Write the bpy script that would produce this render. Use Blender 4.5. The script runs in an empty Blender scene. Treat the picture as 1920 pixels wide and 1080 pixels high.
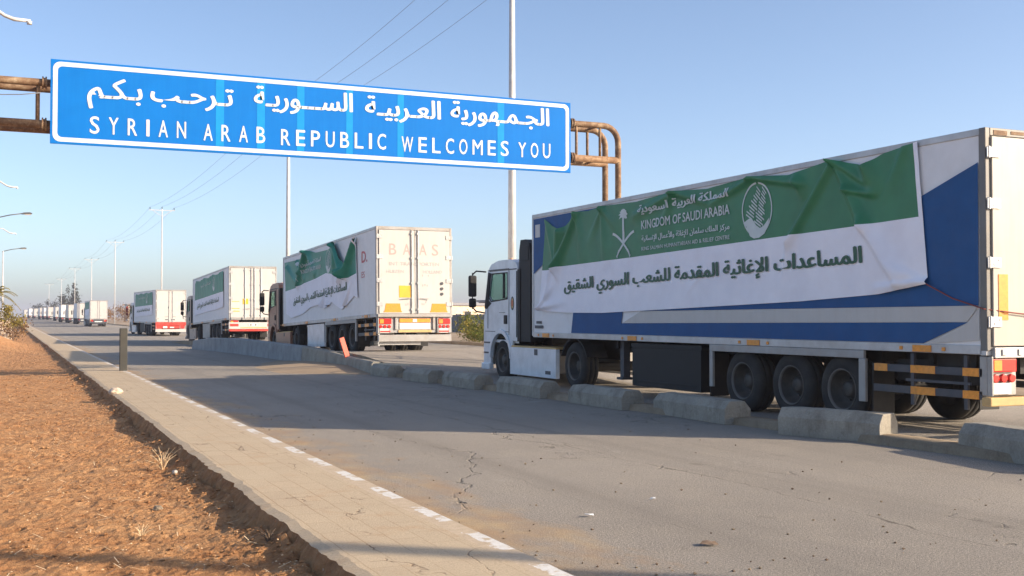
import bpy, bmesh, math, random, unicodedata
from mathutils import Vector, Matrix, noise
R = math.radians
S = bpy.context.scene
COL = S.collection
random.seed(11)

# ------------------------------------------------------------------ camera, sky, sun, exposure
cam = bpy.data.cameras.new('camera'); camo = bpy.data.objects.new('camera', cam); COL.objects.link(camo)
cam.sensor_width = 36; cam.lens = 36 * 2129.7 / 1920
cam.clip_start = .1; cam.clip_end = 9000
camo.location = (0, 0, 1.604)
camo.rotation_euler = (R(90 + 1.442), 0, R(-23.885))
S.camera = camo

SUN_EL = 21.8
SUN_DIR = Vector((.803 * math.cos(R(SUN_EL)), -.596 * math.cos(R(SUN_EL)), math.sin(R(SUN_EL))))
W = bpy.data.worlds.new('World'); S.world = W; W.use_nodes = True
wn = W.node_tree.nodes; bg = wn['Background']
sky = wn.new('ShaderNodeTexSky'); sky.sky_type = 'NISHITA'; sky.sun_disc = False
sky.sun_elevation = R(SUN_EL); sky.sun_rotation = math.atan2(SUN_DIR.x, SUN_DIR.y)
sky.altitude = 0; sky.air_density = .66; sky.dust_density = 1.5; sky.ozone_density = 1.15
W.node_tree.links.new(sky.outputs[0], bg.inputs[0]); bg.inputs[1].default_value = .15
sl = bpy.data.lights.new('sun', 'SUN'); slo = bpy.data.objects.new('sun', sl); COL.objects.link(slo)
sl.energy = 4.8; sl.angle = R(.5); sl.color = (1, .83, .63)
slo.rotation_euler = SUN_DIR.to_track_quat('Z', 'Y').to_euler()
S.view_settings.view_transform = 'Standard'; S.view_settings.look = 'None'
S.view_settings.exposure = .71; S.view_settings.gamma = 1

# ------------------------------------------------------------------ mesh helpers
class MB:
    def __init__(s): s.v = []; s.f = []; s.m = []
    def add(s, vs, fs, m=0):
        o = len(s.v); s.v += [tuple(q) for q in vs]
        s.f += [tuple(o + i for i in f) for f in fs]; s.m += [m] * len(fs)
    def box(s, x0, x1, y0, y1, z0, z1, m=0):
        s.add([(x0,y0,z0),(x1,y0,z0),(x1,y1,z0),(x0,y1,z0),(x0,y0,z1),(x1,y0,z1),(x1,y1,z1),(x0,y1,z1)],
              [(0,3,2,1),(4,5,6,7),(0,1,5,4),(1,2,6,5),(2,3,7,6),(3,0,4,7)], m); return s
    def prism(s, poly, axis, a0, a1, m=0):
        def P(p, a): return {'x': (a, p[0], p[1]), 'y': (p[0], a, p[1]), 'z': (p[0], p[1], a)}[axis]
        n = len(poly); ar = sum(poly[i][0]*poly[(i+1)%n][1] - poly[(i+1)%n][0]*poly[i][1] for i in range(n))
        if (ar < 0) != (axis == 'y'): poly = poly[::-1]
        vs = [P(p, a0) for p in poly] + [P(p, a1) for p in poly]
        fs = [tuple(range(n))[::-1], tuple(range(n, 2*n))] + [(i, (i+1) % n, n + (i+1) % n, n + i) for i in range(n)]
        s.add(vs, fs, m); return s
    def tube(s, pts, r, n=8, m=0, caps=True):
        pts = [Vector(p) for p in pts]; rs = r if isinstance(r, (list, tuple)) else [r] * len(pts)
        vs = []; prev = None
        for i, p in enumerate(pts):
            t = (pts[min(i+1, len(pts)-1)] - pts[max(i-1, 0)]).normalized()
            if prev is None:
                a = Vector((0,0,1)) if abs(t.z) < .9 else Vector((1,0,0)); u = t.cross(a).normalized()
            else: u = (prev - t * prev.dot(t)).normalized()
            prev = u; w = t.cross(u)
            for k in range(n):
                an = 2*math.pi*k/n; vs.append(p + (u*math.cos(an) + w*math.sin(an)) * rs[i])
        fs = [(i*n+k, i*n+(k+1)%n, (i+1)*n+(k+1)%n, (i+1)*n+k) for i in range(len(pts)-1) for k in range(n)]
        if caps: fs += [tuple(range(n))[::-1], tuple(range((len(pts)-1)*n, len(pts)*n))]
        s.add(vs, fs, m); return s
    def lathe(s, prof, c, axis='x', n=32, m=0, ms=None):
        vs = []
        for r, h in prof:
            for k in range(n):
                a = 2*math.pi*k/n; p, q = r*math.cos(a), r*math.sin(a)
                vs.append({'x': (c[0]+h, c[1]+p, c[2]+q), 'z': (c[0]+p, c[1]+q, c[2]+h), 'y': (c[0]+p, c[1]+h, c[2]+q)}[axis])
        for i in range(len(prof)-1):
            fs = [(i*n+k, i*n+(k+1)%n, (i+1)*n+(k+1)%n, (i+1)*n+k) for k in range(n)]
            o = len(s.v) if i == 0 else o
            if i == 0: s.v += vs
            s.f += [tuple(o+j for j in f) for f in fs]; s.m += [(ms[i] if ms else m)] * n
        return s
    def build(s, name, mats, parent=None, bevel=0, smooth=False, loc=None):
        me = bpy.data.meshes.new(name); me.from_pydata(s.v, [], s.f)
        for q in (mats if isinstance(mats, (list, tuple)) else [mats]): me.materials.append(q)
        me.polygons.foreach_set('material_index', s.m)
        if smooth: me.polygons.foreach_set('use_smooth', [True]*len(s.f))
        me.update()
        o = bpy.data.objects.new(name, me); COL.objects.link(o)
        if parent: o.parent = parent
        if loc: o.location = loc
        if bevel:
            b = o.modifiers.new('b', 'BEVEL'); b.width = bevel; b.segments = 2; b.limit_method = 'ANGLE'; b.angle_limit = R(40)
        return o

def holed_prism(name, outer, holes, a0, a1, mats, parent, bevel=.012):
    bm = bmesh.new(); es = []
    for loop in [outer] + holes:
        vs = [bm.verts.new((a0, p[0], p[1])) for p in loop]
        es += [bm.edges.new((vs[i], vs[(i+1) % len(vs)])) for i in range(len(vs))]
    bmesh.ops.triangle_fill(bm, edges=es, use_beauty=True)
    r = bmesh.ops.extrude_face_region(bm, geom=bm.faces[:])
    bmesh.ops.translate(bm, vec=(a1-a0, 0, 0), verts=[g for g in r['geom'] if isinstance(g, bmesh.types.BMVert)])
    bmesh.ops.recalc_face_normals(bm, faces=bm.faces[:])
    me = bpy.data.meshes.new(name); bm.to_mesh(me); bm.free(); me.materials.append(mats)
    o = bpy.data.objects.new(name, me); COL.objects.link(o); o.parent = parent
    if bevel:
        b = o.modifiers.new('b', 'BEVEL'); b.width = bevel; b.segments = 2; b.limit_method = 'ANGLE'; b.angle_limit = R(50)
    return o

def tag(o, label=None, cat=None, group=None, kind=None):
    if label: o['label'] = label
    if cat: o['category'] = cat
    if group: o['group'] = group
    if kind: o['kind'] = kind
    return o
def empty(name, loc, label, cat, group=None, rot=(0,0,0)):
    o = bpy.data.objects.new(name, None); COL.objects.link(o); o.location = loc; o.rotation_euler = rot
    o.empty_display_size = .3
    return tag(o, label, cat, group)
def copy_tree(o, parent=None):
    c = o.copy(); COL.objects.link(c)
    if parent: c.parent = parent
    for ch in o.children: copy_tree(ch, c)
    return c
def lerp_pts(pts, y):
    if y <= pts[0][0]: return pts[0][1]
    for a, b in zip(pts, pts[1:]):
        if y <= b[0]: return a[1] + (b[1]-a[1]) * (y-a[0]) / (b[0]-a[0])
    return pts[-1][1]
def sstep(a, b, x):
    t = min(1, max(0, (x-a)/(b-a))); return t*t*(3-2*t)

# ------------------------------------------------------------------ materials
def nodes(name):
    m = bpy.data.materials.new(name); m.use_nodes = True; nt = m.node_tree
    return m, nt, nt.nodes['Principled BSDF']
def N(nt, t, **kw):
    n = nt.nodes.new(t)
    for k, v in kw.items():
        if k == 'ins':
            for a, b in v.items(): n.inputs[a].default_value = b
        else: setattr(n, k, v)
    return n
def L(nt, a, b): nt.links.new(a, b)
def coords(nt, scale=(1,1,1), kind='Object'):
    tc = N(nt, 'ShaderNodeTexCoord'); mp = N(nt, 'ShaderNodeMapping'); mp.inputs['Scale'].default_value = scale
    L(nt, tc.outputs[kind], mp.inputs[0]); return mp.outputs[0]
def noise_n(nt, vec, scale, detail=6, rough=.6, dist=0):
    n = N(nt, 'ShaderNodeTexNoise', ins={'Scale': scale, 'Detail': detail, 'Roughness': rough, 'Distortion': dist})
    L(nt, vec, n.inputs['Vector']); return n.outputs['Fac']
def ramp(nt, fac, stops):
    r = N(nt, 'ShaderNodeValToRGB'); e = r.color_ramp.elements
    while len(e) < len(stops): e.new(.5)
    for q, (p, c) in zip(e, stops): q.position = p; q.color = (*c, 1) if len(c) == 3 else c
    L(nt, fac, r.inputs[0]); return r.outputs[0]
def gramp(nt, fac, a, b): return ramp(nt, fac, [(a, (0,0,0)), (b, (1,1,1))])
def mix(nt, fac, a, b, mode='MIX'):
    m = N(nt, 'ShaderNodeMix', data_type='RGBA', blend_type=mode)
    for sock, v in ((m.inputs[0], fac), (m.inputs[6], a), (m.inputs[7], b)):
        if hasattr(v, 'links'): L(nt, v, sock)
        else: sock.default_value = v if isinstance(v, (int, float)) else ((*v, 1) if len(v) == 3 else v)
    return m.outputs[2]
def math_n(nt, op, a, b=0.0, c=None):
    m = N(nt, 'ShaderNodeMath', operation=op)
    for i, v in enumerate([a, b] + ([c] if c is not None else [])):
        if hasattr(v, 'links'): L(nt, v, m.inputs[i])
        else: m.inputs[i].default_value = v
    return m.outputs[0]
def bump(nt, bs, h, strength=.4, dist=.02):
    b = N(nt, 'ShaderNodeBump', ins={'Strength': strength, 'Distance': dist}); L(nt, h, b.inputs['Height'])
    L(nt, b.outputs[0], bs.inputs['Normal']); return b

MC = {}
def mat(name, col, rough=.55, metal=0., var=.12, scale=3., dirt=None, damt=.35, streak=False, bumps=0, bscale=60, spec=.5):
    if name in MC: return MC[name]
    m, nt, bs = nodes(name)
    v = coords(nt)
    n = noise_n(nt, v, scale)
    lo = tuple(c*(1-var) for c in col); hi = tuple(min(1, c*(1+var)) for c in col)
    c = ramp(nt, n, [(.3, lo), (.7, hi)])
    if dirt:
        v2 = coords(nt, (5, 5, .35) if streak else (1,1,1))
        d = gramp(nt, noise_n(nt, v2, 2.2, 8, .65), .45, .8)
        d = math_n(nt, 'MULTIPLY', d, damt)
        c = mix(nt, d, c, dirt)
    L(nt, c, bs.inputs['Base Color'])
    bs.inputs['Roughness'].default_value = rough; bs.inputs['Metallic'].default_value = metal
    bs.inputs['Specular IOR Level'].default_value = spec
    if bumps: bump(nt, bs, noise_n(nt, v, bscale, 8), bumps)
    MC[name] = m; return m

DUST = (.32, .24, .16)
M = {}
M['white'] = mat('trailer_white', (.53,.51,.485), .42, dirt=(.42,.36,.28), damt=.22, streak=True, var=.04)
M['cream'] = mat('door_cream', (.47,.43,.365), .45, dirt=(.36,.28,.2), damt=.35, streak=True, var=.05)
M['panel'] = mat('trailer_panel', (.8,.79,.79), .5, dirt=(.5,.47,.43), damt=.2, var=.04)
M['blue'] = mat('livery_blue', (.016,.088,.25), .6, dirt=(.06,.1,.2), damt=.3, var=.1, spec=.25)
M['alu'] = mat('aluminium_rail', (.5,.5,.5), .45, .35, dirt=(.25,.2,.16), damt=.5)
M['steel'] = mat('grey_steel', (.36,.35,.34), .5, .3, dirt=(.25,.17,.1), damt=.5)
M['black'] = mat('black_chassis', (.012,.012,.013), .7, dirt=(.08,.065,.05), damt=.4)
M['dkgrey'] = mat('dark_grey_bar', (.055,.06,.075), .55, dirt=(.15,.12,.09), damt=.4)
M['post'] = mat('post_grey', (.16,.155,.15), .5, .2, dirt=(.25,.19,.12), damt=.5)
M['rubber'] = mat('tyre_rubber', (.02,.0195,.019), .85, dirt=(.12,.1,.075), damt=.4, bumps=.2)
M['rim'] = mat('dusty_rim', (.05,.047,.043), .6, .2, dirt=(.2,.16,.12), damt=.6)
M['rimw'] = mat('light_rim', (.13,.12,.11), .65, .1, dirt=(.2,.16,.12), damt=.6)
M['red'] = mat('red_lens', (.62,.03,.025), .25, var=.2, scale=14)
M['redp'] = mat('red_paint', (.55,.04,.03), .45, dirt=DUST, damt=.3)
M['orange'] = mat('orange_reflector', (.8,.3,.03), .35, var=.15, scale=20, dirt=DUST, damt=.3)
M['yellow'] = mat('yellow_plate', (.75,.42,.03), .45, dirt=DUST, damt=.2)
M['rustw'] = mat('wooden_buffer', (.6,.4,.17), .7, dirt=(.3,.18,.08), damt=.6)
M['cabw'] = mat('cab_white', (.72,.75,.78), .3, dirt=(.45,.42,.36), damt=.25)
M['cabb'] = mat('cab_brown', (.34,.145,.085), .4, dirt=DUST, damt=.35)
M['cabt'] = mat('cab_tan', (.4,.3,.25), .4, dirt=DUST, damt=.35)
M['cabr'] = mat('cab_dark_red', (.28,.03,.03), .4, dirt=DUST, damt=.35)
M['cabg'] = mat('cab_grey', (.3,.32,.35), .4, dirt=DUST, damt=.35)
M['seat'] = mat('seat_cloth', (.03,.03,.035), .9)
M['signblue'] = mat('sign_blue', (.0015,.15,.52), .6, var=.05, scale=1.3, dirt=(.006,.19,.56), damt=.4, streak=True, spec=.12)
M['signcyan'] = mat('sign_reflective_blue', (.008,.25,.6), .6, var=.08, spec=.12)
M['signwhite'] = mat('sign_white', (.58,.6,.63), .4, var=.06)
M['signback'] = mat('sign_back', (.35,.36,.37), .5, .3)
M['bwhite'] = mat('banner_white', (.93,.91,.97), .6, var=.05, scale=1.5, dirt=(.7,.6,.6), damt=.2, bumps=.08, bscale=9)
M['bgreen'] = mat('banner_green', (.035,.2,.088), .5, var=.12, scale=2, bumps=.08, bscale=9)
M['bteal'] = mat('banner_teal', (.025,.24,.16), .5, var=.15, scale=2, bumps=.08, bscale=9)
M['bletter'] = mat('banner_letter_green', (.025,.1,.055), .5)
M['bprint'] = mat('banner_print_white', (.6,.66,.64), .5, var=.08, scale=5)
M['faded'] = mat('faded_lettering', (.52,.33,.31), .5, var=.06, scale=6)
M['fadedgrey'] = mat('faded_grey_lettering', (.4,.37,.37), .5, var=.06, scale=6)
M['fadedred'] = mat('red_lettering', (.55,.12,.14), .5)
M['pole'] = mat('galvanised_pole', (.56,.55,.54), .5, .0, dirt=(.4,.34,.28), damt=.4)
M['lampgrey'] = mat('lamp_dark', (.09,.09,.09), .5)
M['glassy'] = mat('lamp_glass', (.55,.5,.45), .2)
M['wire'] = mat('wire_dark', (.16,.17,.2), .6)
M['boardor'] = mat('orange_board', (.58,.075,.035), .55, dirt=DUST, damt=.25)
M['bollard'] = mat('bollard_grey', (.06,.058,.05), .8, dirt=(.12,.1,.07), damt=.5, bumps=.3)
M['bark'] = mat('bark', (.16,.11,.075), .9, bumps=.4)
M['rope'] = mat('rope_red', (.25,.06,.05), .8)
M['fridge'] = mat('fridge_black', (.013,.014,.016), .6, spec=.3)
M['beige'] = mat('building_beige', (.62,.5,.38), .8, dirt=DUST, damt=.4)
M['bwall'] = mat('wall_grey', (.2,.2,.21), .9, dirt=DUST, damt=.3)
M['roof'] = mat('roof_grey', (.22,.22,.24), .8)
M['plate'] = mat('number_plate', (.7,.7,.66), .4)
def glass(name, col, alpha):
    m, nt, bs = nodes(name); bs.inputs['Base Color'].default_value = (*col, 1); bs.inputs['Roughness'].default_value = .03
    tr = N(nt, 'ShaderNodeBsdfTransparent'); tr.inputs[0].default_value = (.8,.93,.9,1)
    ms = N(nt, 'ShaderNodeMixShader', ins={0: alpha}); out = nt.nodes['Material Output']
    L(nt, tr.outputs[0], ms.inputs[1]); L(nt, bs.outputs[0], ms.inputs[2]); L(nt, ms.outputs[0], out.inputs[0]); return m
M['glass'] = glass('cab_glass', (.05,.07,.07), .25)

def rust_mat():
    m, nt, bs = nodes('rusty_pipe'); v = coords(nt); v2 = coords(nt, (1,1,1))
    a = noise_n(nt, v, 5, 8, .7); b = noise_n(nt, v2, 24, 8, .7)
    c = ramp(nt, a, [(.3, (.09,.045,.022)), (.5, (.21,.12,.062)), (.65, (.36,.255,.155)), (.8, (.55,.46,.33))])
    c = mix(nt, math_n(nt, 'MULTIPLY', gramp(nt, b, .5, .75), .7), c, (.12,.05,.02))
    L(nt, c, bs.inputs['Base Color']); bs.inputs['Roughness'].default_value = .75
    bump(nt, bs, b, .3); return m
M['rust'] = rust_mat()

def asphalt(name, base, tint):
    m, nt, bs = nodes(name); v = coords(nt)
    big = noise_n(nt, v, .22, 5, .6); mid = noise_n(nt, v, 1.7, 8, .65); fine = noise_n(nt, v, 55, 4, .8); fine2 = noise_n(nt, v, 150, 2, .8)
    c = ramp(nt, big, [(.3, tuple(q*.86 for q in base)), (.7, tuple(q*1.1 for q in base))])
    c = mix(nt, math_n(nt, 'MULTIPLY', gramp(nt, mid, .45, .75), .4), c, tint)
    st = noise_n(nt, coords(nt, (1.6, .035, 1)), 1.6, 5, .6)                # worn wheel tracks run along the road
    c = mix(nt, math_n(nt, 'MULTIPLY', gramp(nt, st, .5, .72), .28), c, tuple(q*.62 for q in base))
    c = mix(nt, .55, c, ramp(nt, fine, [(.34, (.1,.1,.1)), (.66, (1.5,1.5,1.5))]), 'MULTIPLY')
    c = mix(nt, .6, c, ramp(nt, fine2, [(.37, (.2,.2,.2)), (.63, (1.5,1.5,1.5))]), 'MULTIPLY')
    # pale scuffs
    sc = gramp(nt, noise_n(nt, coords(nt, (1, .5, 1)), 1.1, 6, .6, 1.2), .66, .74)
    c = mix(nt, math_n(nt, 'MULTIPLY', sc, .3), c, (.5,.46,.4))
    # cracks: voronoi edges, warped, only in some patches
    wv = N(nt, 'ShaderNodeTexNoise', ins={'Scale': 1.5, 'Detail': 6}); L(nt, v, wv.inputs['Vector'])
    wm = N(nt, 'ShaderNodeVectorMath', operation='SCALE', ins={'Scale': 1.3}); L(nt, wv.outputs['Color'], wm.inputs[0])
    wa = N(nt, 'ShaderNodeVectorMath', operation='ADD'); L(nt, coords(nt, (1, .42, 1)), wa.inputs[0]); L(nt, wm.outputs[0], wa.inputs[1])
    vo = N(nt, 'ShaderNodeTexVoronoi', feature='DISTANCE_TO_EDGE', ins={'Scale': .33}); L(nt, wa.outputs[0], vo.inputs['Vector'])
    cr = ramp(nt, vo.outputs['Distance'], [(0, (1,1,1)), (.006, (0,0,0))])
    cm = gramp(nt, noise_n(nt, v, .3, 3), .47, .57)
    crk = math_n(nt, 'MULTIPLY', cr, cm)
    c = mix(nt, math_n(nt, 'MULTIPLY', crk, math_n(nt, 'MULTIPLY', mid, 1.3)), c, (.07,.06,.045))
    # long joints and tyre-polished bands along the lane, dark oil drips
    sp = N(nt, 'ShaderNodeSeparateXYZ'); L(nt, v, sp.inputs[0])
    xx = math_n(nt, 'ADD', sp.outputs[0], math_n(nt, 'MULTIPLY', noise_n(nt, coords(nt, (.3, .25, 1)), 1., 5, .65), 1.1))
    for xc, w_, a_, col_ in ((6.95, .012, .7, (.08,.065,.05)), (8.4, .008, .45, (.09,.075,.06)), (5.2, .006, .35, (.1,.08,.06))):
        ln = math_n(nt, 'LESS_THAN', math_n(nt, 'ABSOLUTE', math_n(nt, 'SUBTRACT', xx, xc)), w_)
        c = mix(nt, math_n(nt, 'MULTIPLY', math_n(nt, 'MULTIPLY', ln, a_), gramp(nt, mid, .4, .6)), c, col_)
    for xc in (4.9, 6.9):
        bd = N(nt, 'ShaderNodeMapRange', ins={'From Min': 0., 'From Max': .55, 'To Min': .3, 'To Max': 0.}); L(nt, math_n(nt, 'ABSOLUTE', math_n(nt, 'SUBTRACT', sp.outputs[0], xc)), bd.inputs[0])
        c = mix(nt, math_n(nt, 'MULTIPLY', bd.outputs[0], gramp(nt, st, .3, .6)), c, tuple(q*.5 for q in base))
    oil = gramp(nt, noise_n(nt, coords(nt, (1.2, .7, 1)), 1.4, 5, .55), .68, .76)
    c = mix(nt, math_n(nt, 'MULTIPLY', oil, .5), c, (.09,.075,.06))
    # red soil washed over the gutter along the left kerb
    sx = N(nt, 'ShaderNodeSeparateXYZ'); L(nt, v, sx.inputs[0])
    edge = N(nt, 'ShaderNodeMapRange', ins={'From Min': 3.0, 'From Max': 5.6, 'To Min': .62, 'To Max': 0}); L(nt, sx.outputs[0], edge.inputs[0])
    dn = noise_n(nt, coords(nt, (1.0, .45, 1)), 1.5, 9, .68)
    ds = math_n(nt, 'GREATER_THAN', 0.5, .4)
    d = gramp(nt, math_n(nt, 'ADD', dn, math_n(nt, 'SUBTRACT', edge.outputs[0], .42)), .5, .72)
    c = mix(nt, math_n(nt, 'MULTIPLY', d, .7), c, ramp(nt, mid, [(.35, (.38,.22,.11)), (.65, (.5,.35,.18))]))
    L(nt, c, bs.inputs['Base Color']); bs.inputs['Roughness'].default_value = .88; bs.inputs['Specular IOR Level'].default_value = .3
    h = math_n(nt, 'SUBTRACT', math_n(nt, 'ADD', fine, math_n(nt, 'MULTIPLY', fine2, .5)), math_n(nt, 'MULTIPLY', crk, 2.))
    bump(nt, bs, h, .8, .014); return m
M['road'] = asphalt('asphalt_worn', (.365,.325,.275), (.45,.39,.31))
def soil_mat():
    m, nt, bs = nodes('red_soil'); v = coords(nt)
    a = noise_n(nt, v, .6, 6); b = noise_n(nt, v, 7, 9, .7); f = noise_n(nt, v, 38, 6, .75)
    c = ramp(nt, b, [(.25, (.13,.056,.025)), (.42, (.39,.19,.083)), (.6, (.53,.285,.13)), (.8, (.66,.46,.28))])
    c = mix(nt, math_n(nt, 'MULTIPLY', gramp(nt, a, .45, .65), .35), c, (.52,.32,.165))
    c = mix(nt, math_n(nt, 'MULTIPLY', gramp(nt, f, .58, .72), .6), c, (.28,.11,.04))
    fl = gramp(nt, noise_n(nt, coords(nt, (1,1.6,1)), 27, 3, .6), .68, .73)
    c = mix(nt, math_n(nt, 'MULTIPLY', fl, .8), c, (.75,.62,.45))
    L(nt, c, bs.inputs['Base Color']); bs.inputs['Roughness'].default_value = .95; bs.inputs['Specular IOR Level'].default_value = .15
    bump(nt, bs, math_n(nt, 'ADD', b, math_n(nt, 'MULTIPLY', f, .6)), 1., .05); return m
M['soil'] = soil_mat()
def paving():
    m, nt, bs = nodes('dusty_paving'); v = coords(nt)
    br = N(nt, 'ShaderNodeTexBrick', ins={'Color1': (.52,.41,.28,1), 'Color2': (.47,.37,.255,1), 'Mortar': (.36,.26,.16,1), 'Scale': 1, 'Mortar Size': .006, 'Brick Width': .4, 'Row Height': .2, 'Mortar Smooth': .5})
    wv = N(nt, 'ShaderNodeTexNoise', ins={'Scale': 3., 'Detail': 4}); L(nt, v, wv.inputs['Vector'])
    wm = N(nt, 'ShaderNodeVectorMath', operation='SCALE', ins={'Scale': .03}); L(nt, wv.outputs['Color'], wm.inputs[0])
    wa = N(nt, 'ShaderNodeVectorMath', operation='ADD'); L(nt, v, wa.inputs[0]); L(nt, wm.outputs[0], wa.inputs[1])
    rot = N(nt, 'ShaderNodeMapping'); rot.inputs['Rotation'].default_value = (0,0,R(90)); L(nt, wa.outputs[0], rot.inputs[0]); L(nt, rot.outputs[0], br.inputs['Vector'])
    big = noise_n(nt, v, .8, 7, .65); fine = noise_n(nt, v, 60, 5, .75)
    c = mix(nt, math_n(nt, 'MULTIPLY', gramp(nt, big, .35, .62), .8), br.outputs['Color'], (.52,.42,.29))
    c = mix(nt, math_n(nt, 'MULTIPLY', gramp(nt, noise_n(nt, v, 1.9, 8, .7), .55, .75), .5), c, (.44,.25,.12))
    c = mix(nt, .4, c, ramp(nt, fine, [(.3, (.45,.45,.45)), (.7, (1.3,1.3,1.3))]), 'MULTIPLY')
    cv = N(nt, 'ShaderNodeTexVoronoi', feature='DISTANCE_TO_EDGE', ins={'Scale': .8})
    wm2 = N(nt, 'ShaderNodeVectorMath', operation='SCALE', ins={'Scale': .5}); L(nt, wv.outputs['Color'], wm2.inputs[0])
    wa2 = N(nt, 'ShaderNodeVectorMath', operation='ADD'); L(nt, coords(nt, (1.5,.5,1)), wa2.inputs[0]); L(nt, wm2.outputs[0], wa2.inputs[1]); L(nt, wa2.outputs[0], cv.inputs['Vector'])
    cr = math_n(nt, 'MULTIPLY', ramp(nt, cv.outputs['Distance'], [(0, (1,1,1)), (.009, (0,0,0))]), gramp(nt, noise_n(nt, v, 1.1, 3), .5, .58))
    c = mix(nt, math_n(nt, 'MULTIPLY', cr, .8), c, (.12,.07,.04))
    L(nt, c, bs.inputs['Base Color']); bs.inputs['Roughness'].default_value = .92; bs.inputs['Specular IOR Level'].default_value = .2
    bump(nt, bs, math_n(nt, 'SUBTRACT', fine, cr), .4, .012); return m
M['paving'] = paving()
def concrete(name, a, b, stain):
    m, nt, bs = nodes(name); v = coords(nt)
    n1 = noise_n(nt, v, 1.8, 8, .65); n2 = noise_n(nt, v, 40, 6, .75); n3 = noise_n(nt, coords(nt, (1,1,.4)), 3.2, 8, .7)
    c = ramp(nt, n1, [(.3, a), (.7, b)])
    c = mix(nt, math_n(nt, 'MULTIPLY', gramp(nt, n3, .5, .72), .6), c, stain)
    c = mix(nt, .4, c, ramp(nt, n2, [(.3, (.5,.5,.5)), (.7, (1.25,1.25,1.25))]), 'MULTIPLY')
    ge = N(nt, 'ShaderNodeNewGeometry')
    L(nt, c, bs.inputs['Base Color']); bs.inputs['Roughness'].default_value = .9; bs.inputs['Specular IOR Level'].default_value = .25
    n4 = noise_n(nt, v, 11, 7, .7)
    c2 = mix(nt, math_n(nt, 'MULTIPLY', gramp(nt, n4, .58, .72), .55), c, stain); L(nt, c2, bs.inputs['Base Color'])
    bump(nt, bs, math_n(nt, 'ADD', n2, math_n(nt, 'MULTIPLY', n4, 1.5)), 1., .02); return m
M['soilface'] = concrete('earth_edge', (.2,.1,.05), (.36,.2,.1), (.12,.06,.03))
M['conc'] = concrete('block_concrete', (.31,.285,.24), (.45,.41,.34), (.13,.115,.085))
M['conc2'] = concrete('barrier_concrete', (.28,.29,.29), (.4,.41,.41), (.17,.17,.15))
M['kerbc'] = concrete('kerb_concrete', (.28,.22,.15), (.42,.33,.23), (.17,.12,.08))
def kerb_paint():
    m, nt, bs = nodes('kerb_painted'); v = coords(nt)
    sx = N(nt, 'ShaderNodeSeparateXYZ'); L(nt, v, sx.inputs[0])
    n0 = noise_n(nt, v, 5, 6, .7); n = noise_n(nt, v, 14, 8, .75)
    ph = math_n(nt, 'FRACT', math_n(nt, 'ADD', math_n(nt, 'DIVIDE', sx.outputs[1], 1.14), math_n(nt, 'MULTIPLY', n0, .12)))
    n6 = noise_n(nt, v, 7, 5, .6)
    on = math_n(nt, 'LESS_THAN', math_n(nt, 'ADD', ph, math_n(nt, 'MULTIPLY', math_n(nt, 'SUBTRACT', n6, .5), .5)), .6)
    w = math_n(nt, 'MULTIPLY', on, ramp(nt, n6, [(.4, (0,0,0)), (.46, (1,1,1))]))
    # paint survives along the road side of the kerb
    e = math_n(nt, 'GREATER_THAN', math_n(nt, 'ADD', sx.outputs[0], math_n(nt, 'MULTIPLY', n0, .16)), 3.0)
    w = math_n(nt, 'MULTIPLY', w, e)
    c0 = ramp(nt, n, [(.3, (.4,.31,.21)), (.7, (.55,.44,.31))])
    c = mix(nt, math_n(nt, 'MULTIPLY', w, ramp(nt, n, [(.35, (.55,.55,.55)), (.6, (1,1,1))])), c0, (.66,.65,.62))
    L(nt, c, bs.inputs['Base Color']); bs.inputs['Roughness'].default_value = .85
    bump(nt, bs, noise_n(nt, v, 40, 6), .4, .012); return m
M['kerbp'] = kerb_paint()
def leafmat(name, a, b):
    m, nt, bs = nodes(name); n = noise_n(nt, coords(nt), 1.6, 4)
    oi = N(nt, 'ShaderNodeNewGeometry')
    c = mix(nt, oi.outputs['Random Per Island'], a, b)
    c = mix(nt, .4, c, ramp(nt, n, [(.35, (.6,.6,.6)), (.65, (1.2,1.2,1.2))]), 'MULTIPLY')
    L(nt, c, bs.inputs['Base Color']); bs.inputs['Roughness'].default_value = .7; bs.inputs['Specular IOR Level'].default_value = .2
    tl = N(nt, 'ShaderNodeBsdfTranslucent'); L(nt, c, tl.inputs[0]); ms = N(nt, 'ShaderNodeMixShader', ins={0: .3})
    L(nt, bs.outputs[0], ms.inputs[1]); L(nt, tl.outputs[0], ms.inputs[2]); L(nt, ms.outputs[0], nt.nodes['Material Output'].inputs[0]); return m
M['leafg'] = leafmat('leaf_olive', (.10,.13,.02), (.2,.2,.05))
M['leafy'] = leafmat('leaf_yellow', (.2,.18,.03), (.32,.24,.06))
M['leafd'] = leafmat('leaf_dark', (.03,.04,.03), (.06,.065,.04))
M['leafb'] = leafmat('leaf_brown', (.22,.13,.06), (.34,.2,.09))
M['ground'] = mat('dry_ground', (.34,.25,.16), .95, var=.25, scale=.15, dirt=(.25,.17,.1), damt=.6, bumps=.5, bscale=6)

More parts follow.
